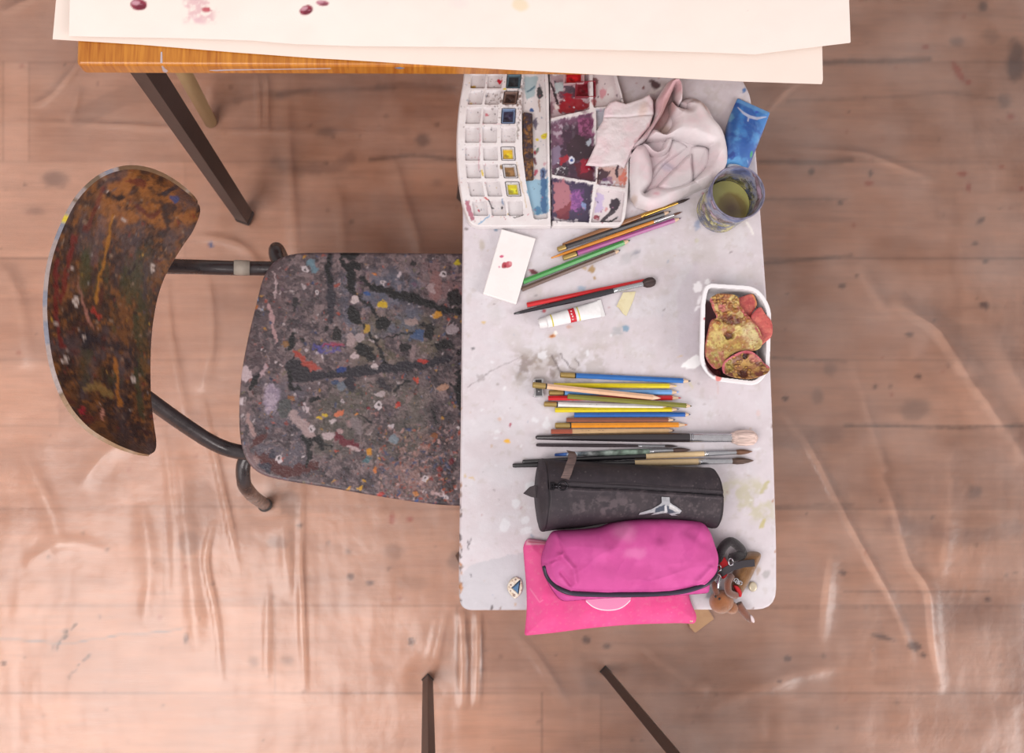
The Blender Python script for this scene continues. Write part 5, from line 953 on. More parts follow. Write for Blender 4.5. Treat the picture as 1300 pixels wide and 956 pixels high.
# --- pencils in a row
Z1 = .0038
pencil((711, 476), (877, 484), (36, 108, 184), 'blue pencil with gold end cap, topmost of the row', G2, .11, (60, 66, 84), 8.5, r=.0038)
pencil((703, 489.3), (859.5, 490), (236, 208, 22), 'yellow pencil under the gold-capped peach one', G2, None, (238, 200, 90), 8.5, marks=(.3, 22, (120, 100, 20)))
pencil((696.7, 498.6), (862, 497.8), (120, 172, 230), 'light blue pencil with gold end cap, crossed by peach pencil', G2, .11, (120, 160, 226), 8)
pencil((696, 505.6), (865, 505.2), (206, 30, 38), 'red pencil mostly hidden under the olive and peach pencils', G2, None, (200, 40, 60), 10, r=.0036)
pencil((690.5, 513), (848, 517), (240, 232, 228), 'white pencil with gold end cap, partly under the olive pencil', G2, .10, (210, 205, 200), 6, marks=(.14, 18, (60, 54, 60)), z=(.0038, .0036))
pencil((720.5, 503.4), (878.5, 515.6), (132, 126, 46), 'olive green pencil slanting across the red and white ones', G2, None, (70, 66, 40), 6.5, z=(.0112, .0108), r=.0036)
pencil((676, 488.6), (839, 505.6), (236, 186, 150), 'peach pencil with gold cap resting on the sharpener and other pencils', G2, .10, (236, 180, 150), 9, z=(.0155, .0118), r=.0040, tipc=(240, 200, 170))
pencil((704.6, 520.8), (862, 519.8), (232, 206, 30), 'yellow pencil with grey tip, above the long blue one', G2, None, (110, 104, 90), 8, marks=(.16, 22, (60, 54, 30)))
pencil((729, 526.9), (876.6, 526.3), (34, 98, 178), 'blue pencil without a cap, above the brown one', G2, None, (40, 50, 90), 6, marks=(.2, 12, (20, 30, 70)), r=.0034)
pencil((719, 533.2), (857.6, 533), (142, 82, 62), 'brown pencil above the orange one', G2, None, (70, 56, 52), 8, marks=(.25, 12, (90, 40, 34)), r=.0033)
pencil((704.6, 540.3), (873, 539.4), (242, 150, 32), 'orange pencil with gold end cap', G2, .11, (226, 130, 60), 10, marks=(.1, 24, (60, 40, 30)), r=.0038)
pencil((699.6, 548), (856, 546.8), (218, 176, 130), 'natural wood pencil with red-brown end and dark red lead', G2, None, (80, 30, 36), 6.5, tail=(.17, (170, 86, 66)), marks=(.05, 18, (50, 34, 34)))
# --- brushes in a row
brush((679.7, 555.4), (963.5, 555.8), [(0, .0022), (.01, .0030), (.3, .0052), (.5, .0064), (.69, .0064)], (44, 36, 40), 'thickest black brush with wide pale pink bristles', G3, .692, .875, .0104, (214, 208, 210), (228, 196, 184), bristle='mop', fr_=.0060, z=(.0045, .0105))
brush((680.5, 565), (861, 566.6), [(0, .0018), (.02, .0021), (.5, .0023), (.72, .0018)], (52, 36, 42), 'thin dark maroon brush between the thick black and blue-stained brushes', G3, .725, .905, .0017, (206, 202, 204), (62, 44, 44), fr_=.0016, z=(.0026, .0026))
stain = mat('paint_stained_handle', alb((120, 128, 130)), .6, var=.75, vscale=120, bump=.4, bscale=200)
nt = stain.node_tree; N = nt.nodes; L = nt.links; rg_ = [n for n in N if n.type == 'RGB'][0]; vm_ = [n for n in N if n.type == 'VECT_MATH'][0]
tcn = N.new('ShaderNodeTexCoord'); nx_ = N.new('ShaderNodeTexNoise'); nx_.inputs['Scale'].default_value = 90; nx_.inputs['Detail'].default_value = 5; L.new(tcn.outputs['Object'], nx_.inputs[0]); sxx = N.new('ShaderNodeSeparateXYZ'); L.new(tcn.outputs['Object'], sxx.inputs[0])
mm = N.new('ShaderNodeMath'); mm.operation = 'MULTIPLY_ADD'; mm.inputs[1].default_value = 9; L.new(sxx.outputs[0], mm.inputs[0]); m9 = N.new('ShaderNodeMath'); m9.operation = 'MULTIPLY'; m9.inputs[1].default_value = .35; L.new(nx_.outputs[0], m9.inputs[0]); L.new(m9.outputs[0], mm.inputs[2])
cr = N.new('ShaderNodeValToRGB'); L.new(mm.outputs[0], cr.inputs[0]); els = cr.color_ramp.elements
els[0].position = .2; els[0].color = (*alb((40, 84, 158)), 1); els[1].position = .95; els[1].color = (*alb((120, 136, 122)), 1)
for p_, c_ in ((.36, (60, 96, 160)), (.44, (200, 206, 210)), (.5, (70, 84, 96)), (.6, (180, 180, 178)), (.7, (96, 104, 100)), (.82, (150, 160, 150))): k_ = els.new(p_); k_.color = (*alb(c_), 1)
L.new(cr.outputs[0], vm_.inputs[0]); stain.node_tree.nodes['Principled BSDF'].inputs['Roughness'].default_value = .6
brush((704, 577.5), (877.6, 571), [(0, .0018), (.1, .0026), (.45, .0040), (.70, .0038)], (90, 110, 130), 'brush with blue and grey-green paint-stained handle', G3, .70, .865, .0032, (196, 192, 194), (84, 60, 54), mat_h=stain, fr_=.0026, z=(.004, .004))
brush((663, 586.3), (956.3, 573.2), [(0, .0024), (.01, .0029), (.4, .0034), (.6, .0040), (.79, .0036)], (30, 27, 31), 'black and natural wood brush, upper of the two long round brushes', G3, .79, .925, .0034, (206, 202, 204), (118, 76, 52), front=(.53, (230, 196, 150)), fr_=.0030, z=(.0038, .0038))
brush((650.5, 591), (958, 584.8), [(0, .0026), (.01, .0030), (.4, .0036), (.6, .0044), (.77, .0042)], (30, 27, 31), 'black and natural wood brush lying along the black case, longest of all', G3, .77, .905, .0044, (206, 202, 204), (92, 66, 54), front=(.50, (230, 196, 150)), fr_=.0038, z=(.0042, .0046))

# sharpener under the peach pencil
s0 = P(683, 493, ZT); sh = empty('pencil_sharpener', (s0.x, s0.y, ZT), 'small silver metal pencil sharpener under the peach pencil cap', 'sharpener'); sh.rotation_euler = (0, 0, .03)
b = MB(); pr = [(-.0065, -.0125), (.0065, -.0125), (.0075, -.010), (.0058, -.006), (.0058, .006), (.0075, .010), (.0065, .0125), (-.0065, .0125), (-.0075, .010), (-.0058, .006), (-.0058, -.006), (-.0075, -.010)]
b.prism(pr, .0005, .0095); b.build('sharpener_body', cm((205, 198, 198), .3, .7), sh, False, .0006)
b = MB(); b.box((0, -.0045, .0098), (.0085, .013, .0008)); b.build('blade', cm((120, 116, 118), .3, .9), sh, False, .0002)
b = MB(); b.lathe([(.0100, .0001), (.0101, .0016), (.0108, .0014), (.0109, .0002)], 14, axis='z', cap=False); b.v = [(v[0], v[1] - .0045, v[2]) for v in b.v]; b.build('screw', cm((150, 146, 146), .3, .9), sh)
b = MB(); b.box((0, .008, .0097), (.0085, .006, .0006)); b.build('blade', cm((70, 64, 66), .4, .6), sh, False, .0002)

# ============================================================ WHITE PAINT TUBE
wa = P(684, 411.5, ZT + .008); wb = P(765.5, 390.5, ZT + .004); dv = wb - wa
wtb = empty('paint_tube', (wa.x, wa.y, ZT), 'small white paint tube with red band lying below red pencil', 'paint tube', None, (0, 0, math.atan2(dv.y, dv.x)))
Lw = Vector((dv.x, dv.y)).length
def tsec(x, wy_, hz_, zc_): return [(x, wy_ * math.cos(2 * PI * j / 24), zc_ + hz_ * math.sin(2 * PI * j / 24)) for j in range(24)]
def tube_sec(f0, f1, n=10):
    out_ = []
    for i in range(n + 1):
        f = f0 + (f1 - f0) * i / n
        w = np.interp(f, [0, .14, .2, .6, 1], [.0082, .0082, .0088, .0100, .0118]); h = np.interp(f, [0, .2, .6, .92, 1], [.0080, .0085, .0062, .0014, .0010]); out_.append(tsec(f * Lw, w, h, h + .0006))
    return out_
wpl = cm((244, 236, 234), .4, bump=.3, bscale=80)
for f0, f1, nm, mm_, lb in [(.205, .465, 'tube_body', wpl, None), (.465, .56, 'label_band', cm((206, 26, 44), .4), 'red label band'), (.56, .60, 'label_band', cm((236, 226, 222), .4), None), (.60, .62, 'label_band', cm((214, 196, 80), .4), 'thin yellow band'), (.62, .95, 'tube_body', wpl, None), (.185, .205, 'label_band', cm((214, 196, 80), .4), 'thin yellow band'), (.12, .185, 'shoulder', wpl, None)]:
    b = MB(); b.ring_loft(tube_sec(f0, f1)); o = b.build(nm, mm_, wtb, True, 0, True, 60)
    if lb: o['label'] = lb
b = MB(); b.ring_loft([tsec(x * Lw, w, h, .0082) for x, w, h in [(0, .0062, .0062), (.01, .0068, .0068), (.118, .0078, .0076), (.12, .0070, .0070)]]); b.build('cap', cm((240, 230, 228), .4), wtb, True, 0, True, 50)
b = MB(); b.box((Lw * .975, 0, .0018), (Lw * .06, .0242, .0026)); b.build('crimp', cm((232, 224, 222), .4), wtb, False, .0006)
b = MB()
for k in range(4):                                        # tiny pale lines of the label
    y = -.006 + k * .0036; b.box((Lw * .50 + .0006 * (k % 2), y, .0148 - abs(y) * .35), (.0022, .0024, .0003))
b.build('label_marks', cm((236, 190, 190), .5), wtb, False)

# ============================================================ PLASTIC TUB + POMEGRANATE
fq = lambda x, y: (860 + x * .1675, 340 + y * .1675)
tub0 = P(932, 430, ZT)
tub = empty('plastic_tub', (tub0.x, tub0.y, ZT), 'white rectangular plastic tub with rounded corners, holding pomegranate peel', 'tub')
wcv = Canvas(870, 345, 1000, 505, .8, C(250, 240, 240)); wcv.blob(*fq(210, 385), 2.5, 1.6, C(190, 40, 60), -.3, .9); wcv.blob(*fq(310, 835), 4.5, 4, C(235, 120, 110), .5, .9, .6, .4); wcv.blob(*fq(700, 480), 2, 6, C(220, 130, 120), 0, .6)
wcv.poly(rpoly([fq(232, 215), fq(560, 240), fq(650, 560), fq(640, 780), fq(560, 830), fq(260, 820), fq(205, 740), fq(215, 400)], 8), C(84, 24, 34), .95, 1.5, 2)
tub_o = rpoly([(895.5, 359), (962, 363), (980, 390), (977.5, 470), (962, 490), (905, 483.5), (888, 462), (890, 380)], [16, 24, 18, 14, 20, 22, 12, 14])
tub_c = np.mean([(980, 390), (977, 470), (890, 380), (888, 462)], 0)
TB = .034
wallm = mat('white_tub_plastic', None, .35, True, spec=.5)
def tubtop(x, y, d): return np.where(d < 0.01, ZT + TB - .002, ZT + TB - ss(5.6, 8.2, d) * (TB - .003) + .0008 * rnd(d, 2) - .0008)
relief('tub_shell', tub_o, ZT + TB, tubtop, lambda x, y, d: ZT + .0006 + (TB - .004) * (1 - ss(0, 9, d)), wallm, .7, wcv, tub)
def peel(name, pts, z0, hfun, cv, label, th=.003, zr=None):
    ol = smooth([fq(*p) for p in pts], 4)
    def base(x, y): return ZT + z0 + hfun(x, y)
    o = relief(name, ol, zr or (ZT + z0), lambda x, y, d: base(x, y) + .0015 * rnd(d, 2), lambda x, y, d: base(x, y) - th * rnd(d, 3), pm_, .5, cv)
    props(o, label, 'pomegranate peel', 'dried pomegranate pieces in the tub'); return o
pm_ = mat('dried_fruit', None, .5, True, var=.12, vscale=250, bump=.5, bscale=350, coat=.15)
def lump(cv, box, n, r0, r1, cols, edge):                # seed dimples: colour and relief together
    for _ in range(n):
        x = random.uniform(box[0], box[2]); y = random.uniform(box[1], box[3]); r = random.uniform(r0, r1)
        cv.blob(x, y, r * 1.35, r * 1.25, edge, 0, .85, .6, .3); cv.blob(x, y, r, r * .85, random.choice(cols), 0, .95, .5, .3, .0016)
pb1 = fq(0, 0)
cvA = Canvas(885, 365, 985, 490, .5, C(214, 180, 96))
cvA.mottle(C(232, 206, 130), 12, .5, .1, .8, 3); cvA.mottle(C(170, 60, 62), 9, .58, .08, .7, 7); cvA.mottle(C(160, 120, 50), 6, .55, .08, .6, 12)
lump(cvA, fq(235, 205) + fq(520, 420), 95, 1.5, 2.5, [C(190, 140, 60), C(205, 160, 76), C(170, 116, 44)], C(96, 24, 34))
cvA.blob(*fq(330, 310), 6, 4, C(214, 120, 120), .5, .7, 1.5, .5); cvA.blob(*fq(400, 400), 14, 5, C(92, 16, 32), .3, .85, 1.5, .5, -.003); cvA.blob(*fq(390, 515), 6, 4.5, C(78, 24, 24), .5, .95, 1.5, .4, -.006); cvA.blob(*fq(350, 480), 3, 5, C(200, 110, 110), -.3, .8, 1, .5)
cvA.blob(*fq(300, 560), 12, 16, C(232, 208, 130), .1, .6, 3, .4); cvA.blob(*fq(530, 520), 9, 14, C(240, 220, 160), -.4, .7, 3, .4); cvA.blob(*fq(400, 600), 14, 7, C(210, 172, 80), .1, .6, 3, .5)
cvA.mottle(C(206, 104, 104), 4, .55, .08, .8, 17, box=fq(200, 600) + fq(380, 760)); cvA.stroke([fq(*p) for p in [(235, 250), (290, 380), (240, 400), (205, 600), (205, 680), (270, 770)]], 1.6, C(196, 84, 96), .9, .8, 1); cvA.stroke([fq(*p) for p in [(440, 310), (540, 420), (600, 560)]], 1.3, C(190, 70, 84), .9, .8, 1)
cvA.mottle(C(176, 96, 60), 5, .58, .06, .5, 41); cvA.mottle(C(150, 110, 48), 3, .62, .05, .45, 43); cvA.warp(1.2, 3, 9)
cvA.specks(160, fq(200, 420) + fq(600, 760), .3, 1, [C(170, 90, 50), C(245, 230, 180), C(150, 40, 50), C(180, 140, 60)], .85, .4)
def hA(x, y): return .009 * (((x - 910) / 22) ** 2 * .5 + ((y - 430) / 36) ** 2 * .5) + cvA.sample(x, y, cvA.hgt) + .0012 * fbm(x, y, 5, 4)
peel('pomegranate_peel', [(232, 250), (270, 215), (330, 205), (430, 228), (460, 310), (530, 400), (590, 500), (600, 600), (560, 640), (450, 640), (370, 690), (330, 750), (270, 768), (210, 690), (203, 600), (230, 470), (250, 400), (290, 380), (260, 320)], .024, hA, cvA, 'large yellowish pomegranate peel piece with seed hollows, in the middle of tub')
cvB = Canvas(905, 435, 985, 495, .5, C(168, 112, 64)); cvB.mottle(C(206, 160, 84), 7, .5, .1, .8, 3); cvB.mottle(C(104, 34, 40), 7, .55, .08, .8, 9)
lump(cvB, fq(345, 660) + fq(650, 840), 50, 1.4, 2.5, [C(190, 140, 62), C(176, 132, 70), C(206, 150, 84)], C(90, 30, 36)); cvB.blob(*fq(505, 670), 4, 4, C(52, 10, 16), 0, .95, 1, .4, -.004); cvB.blob(*fq(490, 810), 6, 5, C(80, 24, 28), 0, .9, 1.5, .4, -.003); cvB.blob(*fq(580, 690), 7, 5, C(206, 120, 116), .3, .7, 1.5, .5); cvB.blob(*fq(385, 750), 6, 8, C(160, 140, 60), 0, .7, 2, .4)
cvB.stroke([fq(*p) for p in [(325, 800), (330, 730), (390, 680), (480, 640), (560, 650), (630, 700), (665, 760)]], 2, C(200, 92, 104), .95, .8, 1)
def hB(x, y): return .010 * np.clip((((x - 943) / 27) ** 2 + ((y - 465) / 17) ** 2), 0, 1.5) + cvB.sample(x, y, cvB.hgt) + .0012 * fbm(x, y, 5, 8)
peel('pomegranate_peel', [(322, 790), (325, 735), (380, 685), (470, 640), (550, 645), (610, 690), (640, 725), (675, 760), (665, 800), (610, 830), (520, 850), (400, 835), (340, 815)], .030, hB, cvB, 'cupped brown pomegranate piece with torn pink rim, at the lower end of tub')
cvC = Canvas(930, 365, 985, 450, .5, C(206, 92, 84)); cvC.mottle(C(222, 120, 100), 8, .5, .1, .6, 3); cvC.mottle(C(176, 60, 64), 5, .58, .08, .6, 9); cvC.specks(60, (935, 370, 982, 445), .3, .9, [C(160, 50, 50), C(235, 150, 130)], .7, .4); 
cvC.stroke([fq(*p) for p in [(560, 200), (590, 260), (585, 300)]], 1.2, C(220, 140, 80), .9)
peel('pomegranate_peel', [(450, 240), (500, 215), (565, 200), (590, 250), (595, 290), (560, 350), (545, 395), (500, 350), (460, 300)], .026, lambda x, y: .004 * np.sin((x + y) / 14), cvC, 'small flat red pomegranate skin piece at the upper end of tub')
peel('pomegranate_peel', [(545, 395), (570, 340), (625, 300), (660, 350), (708, 410), (712, 510), (670, 560), (605, 608), (600, 520), (570, 450)], .033, lambda x, y: .004 * np.sin((x - y) / 17), cvC, 'larger red pomegranate skin piece leaning over the right rim of tub')
cvD = Canvas(885, 440, 930, 490, .6, C(120, 28, 40)); cvD.mottle(C(150, 60, 60), 5, .5, .1, .6, 3)
peel('pomegranate_peel', [(205, 690), (250, 740), (320, 780), (325, 820), (260, 820), (210, 770)], .010, lambda x, y: 0 * x, cvD, 'dark crimson pomegranate scrap deep in the lower left of tub')

# ============================================================ BLACK PENCIL CASE
bk = lambda x, y: (660 + x * .2077, 570 + y * .2077)
blc = Canvas(655, 570, 925, 690, .6, C(62, 52, 58)); blc.mottle(C(74, 62, 66), 14, .5, .12, .6, 3); blc.mottle(C(52, 44, 50), 20, .55, .1, .6, 7)
blc.mottle(C(104, 88, 92), 8, .58, .07, .75, 11, .6, 1, bk(330, 270) + bk(700, 450)); blc.mottle(C(96, 82, 86), 5, .6, .06, .6, 15, 1, 1, bk(250, 200) + bk(1200, 430))
blc.specks(300, bk(120, 120) + bk(1200, 470), .25, .7, [C(112, 96, 98), C(92, 78, 82), C(130, 116, 114)], .6, .4); blc.specks(60, bk(950, 180) + bk(1210, 420), .4, 1.4, [C(120, 104, 106)], .5, .6)
blc.stroke([bk(*p) for p in [(150, 70), (160, 210), (168, 300), (150, 500)]], .9, C(34, 28, 34), .9, .4); blc.stroke([bk(*p) for p in [(155, 70), (165, 210), (173, 300), (156, 500)]], .4, C(100, 88, 92), .6, .4)
blc.stroke([bk(*p) for p in [(1170, 110), (1195, 200), (1200, 300), (1190, 480)]], .9, C(34, 28, 34), .9, .4)
blc.stroke([bk(*p) for p in [(290, 212), (420, 220), (560, 215), (700, 225), (850, 240), (1000, 250), (1190, 270)]], 3.6, C(50, 42, 48), .8, .5)
blc.stroke([bk(*p) for p in [(170, 205), (290, 232), (420, 240), (560, 237), (700, 246), (850, 258), (1000, 268), (1195, 285)]], .7, C(22, 18, 24), 1, .4)
for dy in (-26, 20):
    p_ = smooth([bk(x, y + dy) for x, y in [(290, 232), (420, 240), (560, 237), (700, 246), (850, 258), (1000, 268), (1190, 285)]], 26, False)
    for i in range(0, len(p_) - 1, 2): blc.stroke([p_[i], p_[i + 1]], .28, C(112, 98, 100), .6, .3)
case_ol = rpoly([bk(125, 55), bk(250, 66), bk(700, 92), bk(1000, 110), bk(1190, 112), bk(1215, 200), bk(1225, 300), bk(1222, 400), bk(1200, 492), bk(1000, 440), bk(700, 428), bk(400, 482), bk(200, 500), bk(130, 512), bk(110, 440), bk(90, 300), bk(100, 150)], [5, 20, 20, 20, 4, 10, 10, 10, 4, 30, 30, 20, 12, 5, 10, 20, 10], 4)
def yn(x, y): # across the case 0..1
    u = (x - 685) / 225; t_ = bk(0, 60)[1] + u * 11; b_ = 676 - 9 * np.sin(np.clip(u, 0, 1) * PI) ** .8; return np.clip((y - t_) / (b_ - t_), 0, 1)
HC = .060
def bh(x, y, d):
    v = yn(x, y); prof = np.sqrt(np.maximum(0, 1 - np.abs(2 * v - 1) ** 2.6))
    xe = ss(0, 8, x - 683) * ss(0, 5, 915 - x)
    seam = -.0015 * np.exp(-((x - 694) / 1.2) ** 2) + .0018 * np.exp(-((x - 691) / 1.0) ** 2) + .0015 * np.exp(-((x - 909) / 1.1) ** 2)
    zy = 616.5 + (x - 700) * .052; zp = -.0016 * np.exp(-((y - zy) / .9) ** 2) + .0012 * np.exp(-((y - zy + 4) / 1.5) ** 2) + .0012 * np.exp(-((y - zy - 4) / 1.5) ** 2)
    return ZT + .014 + (HC - .014) * prof * (.78 + .22 * rnd(d, 8)) * (.88 + .12 * xe) * rnd(d, 4) ** .5 + seam * rnd(d, 5) + zp * (x > 700) + .0035 * (fbm(x, y, 32, 12, 3) - .5) * rnd(d, 10)
bcase0 = P(798, 632, ZT)
bcase = empty('pencil_case', (bcase0.x, bcase0.y, ZT), 'black fabric pencil case with zip and silver figure emblem', 'pencil case', 'pencil cases')
blc.a *= .82
clothb = mat('black_nylon', None, .62, True, var=.06, vscale=120, bump=.35, bscale=1200, bdist=.0005, spec=.3)
relief('case_body', case_ol, ZT + .026, bh, lambda x, y, d: ZT + .0008 + .012 * (1 - rnd(d, 12)), clothb, .8, blc, bcase)
def HZ(u, v, ref=ZT + .026):
    return float(bh(np.array([u]), np.array([v]), np.array([float(segdist(np.array([u]), np.array([v]), case_ol, True)[0])]))[0])
def on_case(pts, lift, name, m, parent, th=.0009, label=None):
    # flat shape draped on the case
    mb = MB(); pts = list(pts); cx_ = sum(p[0] for p in pts) / len(pts); cy_ = sum(p[1] for p in pts) / len(pts)
    ol = pts; xs = [p[0] for p in ol]; ys = [p[1] for p in ol]
    cv = Canvas(min(xs) - 2, min(ys) - 2, max(xs) + 2, max(ys) + 2, .5, C(190, 186, 190))
    def tp_(x, y, d):
        dd = segdist(x, y, case_ol, True); return bh(x, y, dd) + lift + th
    def bt_(x, y, d):
        dd = segdist(x, y, case_ol, True); return bh(x, y, dd) + lift - .0004
    return cv, tp_, bt_
lg = [bk(*p) for p in [(832, 292), (880, 294), (882, 325), (900, 338), (925, 352), (958, 376), (945, 392), (915, 396), (938, 404), (900, 404), (880, 392), (860, 388), (830, 392), (800, 398), (775, 400), (800, 385), (770, 388), (735, 396), (703, 400), (708, 388), (740, 378), (775, 366), (800, 352), (822, 338), (834, 326)]]
cv, t1, t2 = on_case(lg, .0002, 'emblem', None, bcase)
cv.a[:] = C(186, 182, 186); cv.poly([bk(*p) for p in [(800, 362), (850, 340), (905, 358), (930, 380), (880, 392), (850, 375), (800, 385)]], C(58, 66, 84), .9, .5, 1.2); cv.poly([bk(*p) for p in [(850, 345), (862, 340), (872, 385), (855, 388)]], C(225, 220, 222), .9, .4); cv.poly([bk(*p) for p in [(880, 335), (930, 365), (950, 380), (920, 382), (880, 360)]], C(236, 228, 226), .7, .5, 1)
emm = mat('silver_reflective_print', None, .3, True, metal=.35, var=.15, vscale=300)
e_o = relief('emblem', lg, ZT + .026, t1, t2, emm, .5, cv, bcase); props(e_o, 'silver figure emblem')
# end loop, ribbon pull and zip slider
tabm = mat('black_webbing', alb((58, 48, 52)), .7, var=.1, vscale=200)
b = MB(); ring = []
A0 = [P(*bk(x, y), ZT + z) for x, y, z in [(150, 228, .040), (90, 222, .044), (60, 232, .038), (22, 270, .022)]]; B0 = [P(*bk(x, y), ZT + z) for x, y, z in [(145, 296, .036), (95, 298, .038), (70, 294, .032), (24, 274, .020)]]
vs = []; 
for a_, b__ in zip(A0, B0): vs += [a_, b__, b__ - Vector((0, 0, .003)), a_ - Vector((0, 0, .003))]
fs = [(0, 1, 2, 3), (12, 15, 14, 13)]
for i in range(3):
    for j in range(4): fs.append((i * 4 + j, (i + 1) * 4 + j, (i + 1) * 4 + (j + 1) % 4, i * 4 + (j + 1) % 4))
b.add(vs, fs); b.build('side_loop', tabm, bcase, False, .0006, False)
zt_ = HZ(*bk(225, 225))
b = MB()
for x in (190, 205): c = P(*bk(x, 228), zt_ + .002); b.box(c, (.0022, .010, .004))
b.box(P(*bk(198, 210), zt_ + .003), (.006, .002, .003)); b.box(P(*bk(198, 244), zt_ + .003), (.006, .002, .003)); b.build('zip_slider', cm((44, 40, 44), .25, .8), bcase, False, .0005, False)
b = MB(); c = P(*bk(262, 225), zt_ + .0035)
b.sweep([(c.x + .006 * math.cos(t * PI / 8), c.y + .0055 * math.sin(t * PI / 8), c.z) for t in range(17)], .0012, 8, sm=False); b.sweep([P(*bk(208, 228), zt_ + .004), P(*bk(250, 228), zt_ + .005)], .0016, 8, sm=False); b.build('zip_ring', cm((52, 48, 52), .25, .8), bcase, True, 0, False)
# ribbon
rp = [(275, 182, .004), (290, 150, .008), (302, 110, .009), (318, 70, .006), (322, 30, .002), (310, 12, -.006)]
b = MB(); vs = []
rz = [ZT + .058 + r_[2] for r_ in rp]
for k, (x, y, dz) in enumerate(rp):
    for q_ in (-1, 1):
        p = P(*bk(x + q_ * 25, y + q_ * 5), rz[k]); vs += [p, p - Vector((0, 0, .0014))]
fs = []
for k in range(len(rp) - 1):
    a_ = k * 4; c_ = a_ + 4; fs += [(a_, a_ + 2, c_ + 2, c_), (a_ + 1, c_ + 1, c_ + 3, a_ + 3), (a_, c_, c_ + 1, a_ + 1), (a_ + 2, a_ + 3, c_ + 3, c_ + 2)]
fs += [(0, 1, 3, 2), (len(vs) - 4, len(vs) - 2, len(vs) - 1, len(vs) - 3)]
b.add(vs, fs)
rbm = mat('brown_ribbed_ribbon', alb((92, 70, 66)), .7, var=.5, vscale=420, stretch=(.1, 1.6, .1)); b.build('pull_ribbon', rbm, bcase, True, 0, False, 40)

# ============================================================ PINK CASES
ck = lambda x, y: (640 + x * .2769, 570 + y * .2769)
fcn = Canvas(655, 675, 895, 815, .7, C(232, 78, 140)); fcn.mottle(C(238, 92, 150), 30, .5, .12, .6, 3); fcn.mottle(C(220, 84, 138), 22, .55, .1, .5, 8); fcn.mottle(C(226, 120, 150), 3.5, .68, .04, .35, 13)
fcn.poly([ck(104, 412), ck(200, 425), ck(200, 436), ck(98, 440)], C(226, 160, 176), .9, .8); fcn.stroke([ck(112, 425), ck(200, 432)], .8, C(190, 60, 90), .8, .5); fcn.stroke([ck(118, 640), ck(160, 700), ck(175, 690)], .5, C(240, 150, 180), .6)
fcn.specks(60, ck(110, 640) + ck(860, 840), .3, .8, [C(205, 110, 140), C(240, 150, 180)], .6, .4)
flat_ol = rpoly([ck(105, 410), ck(330, 440), ck(850, 560), ck(848, 680), ck(886, 765), ck(880, 803), ck(800, 800), ck(600, 805), ck(400, 822), ck(230, 845), ck(94, 858), ck(106, 740), ck(104, 640), ck(97, 560), ck(88, 450)], [6, 20, 20, 20, 8, 6, 30, 40, 40, 20, 4, 30, 20, 20, 4])
fz0 = P(770, 750, ZT)
flat = empty('pencil_case', (fz0.x, fz0.y, ZT), 'flat light pink pouch hanging over the desk edge, under the puffy case', 'pencil case', 'pencil cases')
pinkm = mat('pink_fabric', None, .7, True, var=.04, vscale=60, bump=.3, bscale=1000, bdist=.0005, spec=.25)
relief('case_body', flat_ol, ZT + .008, lambda x, y, d: ZT + .004 + .012 * rnd(d, 26) + .0015 * fbm(x, y, 30, 4), lambda x, y, d: ZT + .0008 + .002 * (1 - rnd(d, 6)), pinkm, .9, fcn, flat)
arc = smooth([(744, 764), (752, 770.5), (762, 774.3), (773, 775.3), (784, 773.8), (793, 769.5), (800, 763)], 5, False)
zA = ZT + .0178
arc_in = smooth([(746, 765), (752, 766), (762, 768.5), (773, 769), (784, 768), (793, 765), (799, 763)], 5, False)
disc = arc + [(802, 755), (772, 742), (742, 755)]
cvd = Canvas(735, 735, 810, 780, .5, C(238, 140, 182)); cvd.stroke(arc, 1.1, C(248, 238, 240), 1, .4)
o = relief('badge', disc, ZT + .017, lambda x, y, d: ZT + .0182 + 0 * d, lambda x, y, d: ZT + .014 + 0 * d, mat('rubber_badge', None, .4, True), .6, cvd, flat); props(o, 'round pale pink badge with white rim')
b = MB(); c = P(*ck(856, 787), ZT + .009); b.lathe([(0, .0001), (0.0, .0025), (.002, .0025), (.003, .0016), (.003, .0001)], 16, axis='z', cap=False); b.v = [(v[0] + c.x, v[1] + c.y, v[2] + c.z) for v in b.v]; b.build('stud', cm((216, 160, 150), .3, .6), flat, True, 0, False)
# puffy case
puc = Canvas(680, 650, 920, 770, .7, C(206, 80, 148)); puc.mottle(C(220, 92, 162), 26, .5, .12, .6, 3); puc.mottle(C(196, 72, 142), 18, .56, .1, .5, 9)
puc.blob(788, 672, 14, 14, C(220, 140, 176), .3, .4, 7, .4); puc.blob(800, 700, 12, 7, C(230, 130, 180), 0, .5, 4, .4)
puc.poly([ck(*p) for p in [(180, 560), (220, 640), (300, 690), (450, 700), (700, 692), (900, 660), (950, 640), (948, 690), (700, 705), (270, 712), (220, 660)]], C(196, 66, 142), .55, 1.5, 1)
puf_ol = rpoly([ck(225, 375), ck(330, 372), ck(440, 362), ck(500, 335), ck(600, 318), ck(750, 312), ck(900, 320), ck(945, 370), ck(965, 430), ck(985, 490), ck(978, 560), ck(950, 600), ck(948, 665), ck(700, 682), ck(500, 685), ck(265, 704), ck(215, 640), ck(178, 560), ck(172, 500), ck(200, 420)], [8, 14, 20, 20, 20, 30, 14, 12, 12, 12, 12, 8, 6, 30, 30, 8, 20, 20, 14, 12], 4)
zipl = smooth([ck(*p) for p in [(183, 535), (192, 575), (215, 610), (250, 637), (300, 652), (380, 658), (480, 660), (600, 660), (700, 656), (800, 645), (870, 624), (930, 598), (965, 575), (978, 545)]], 4, False)
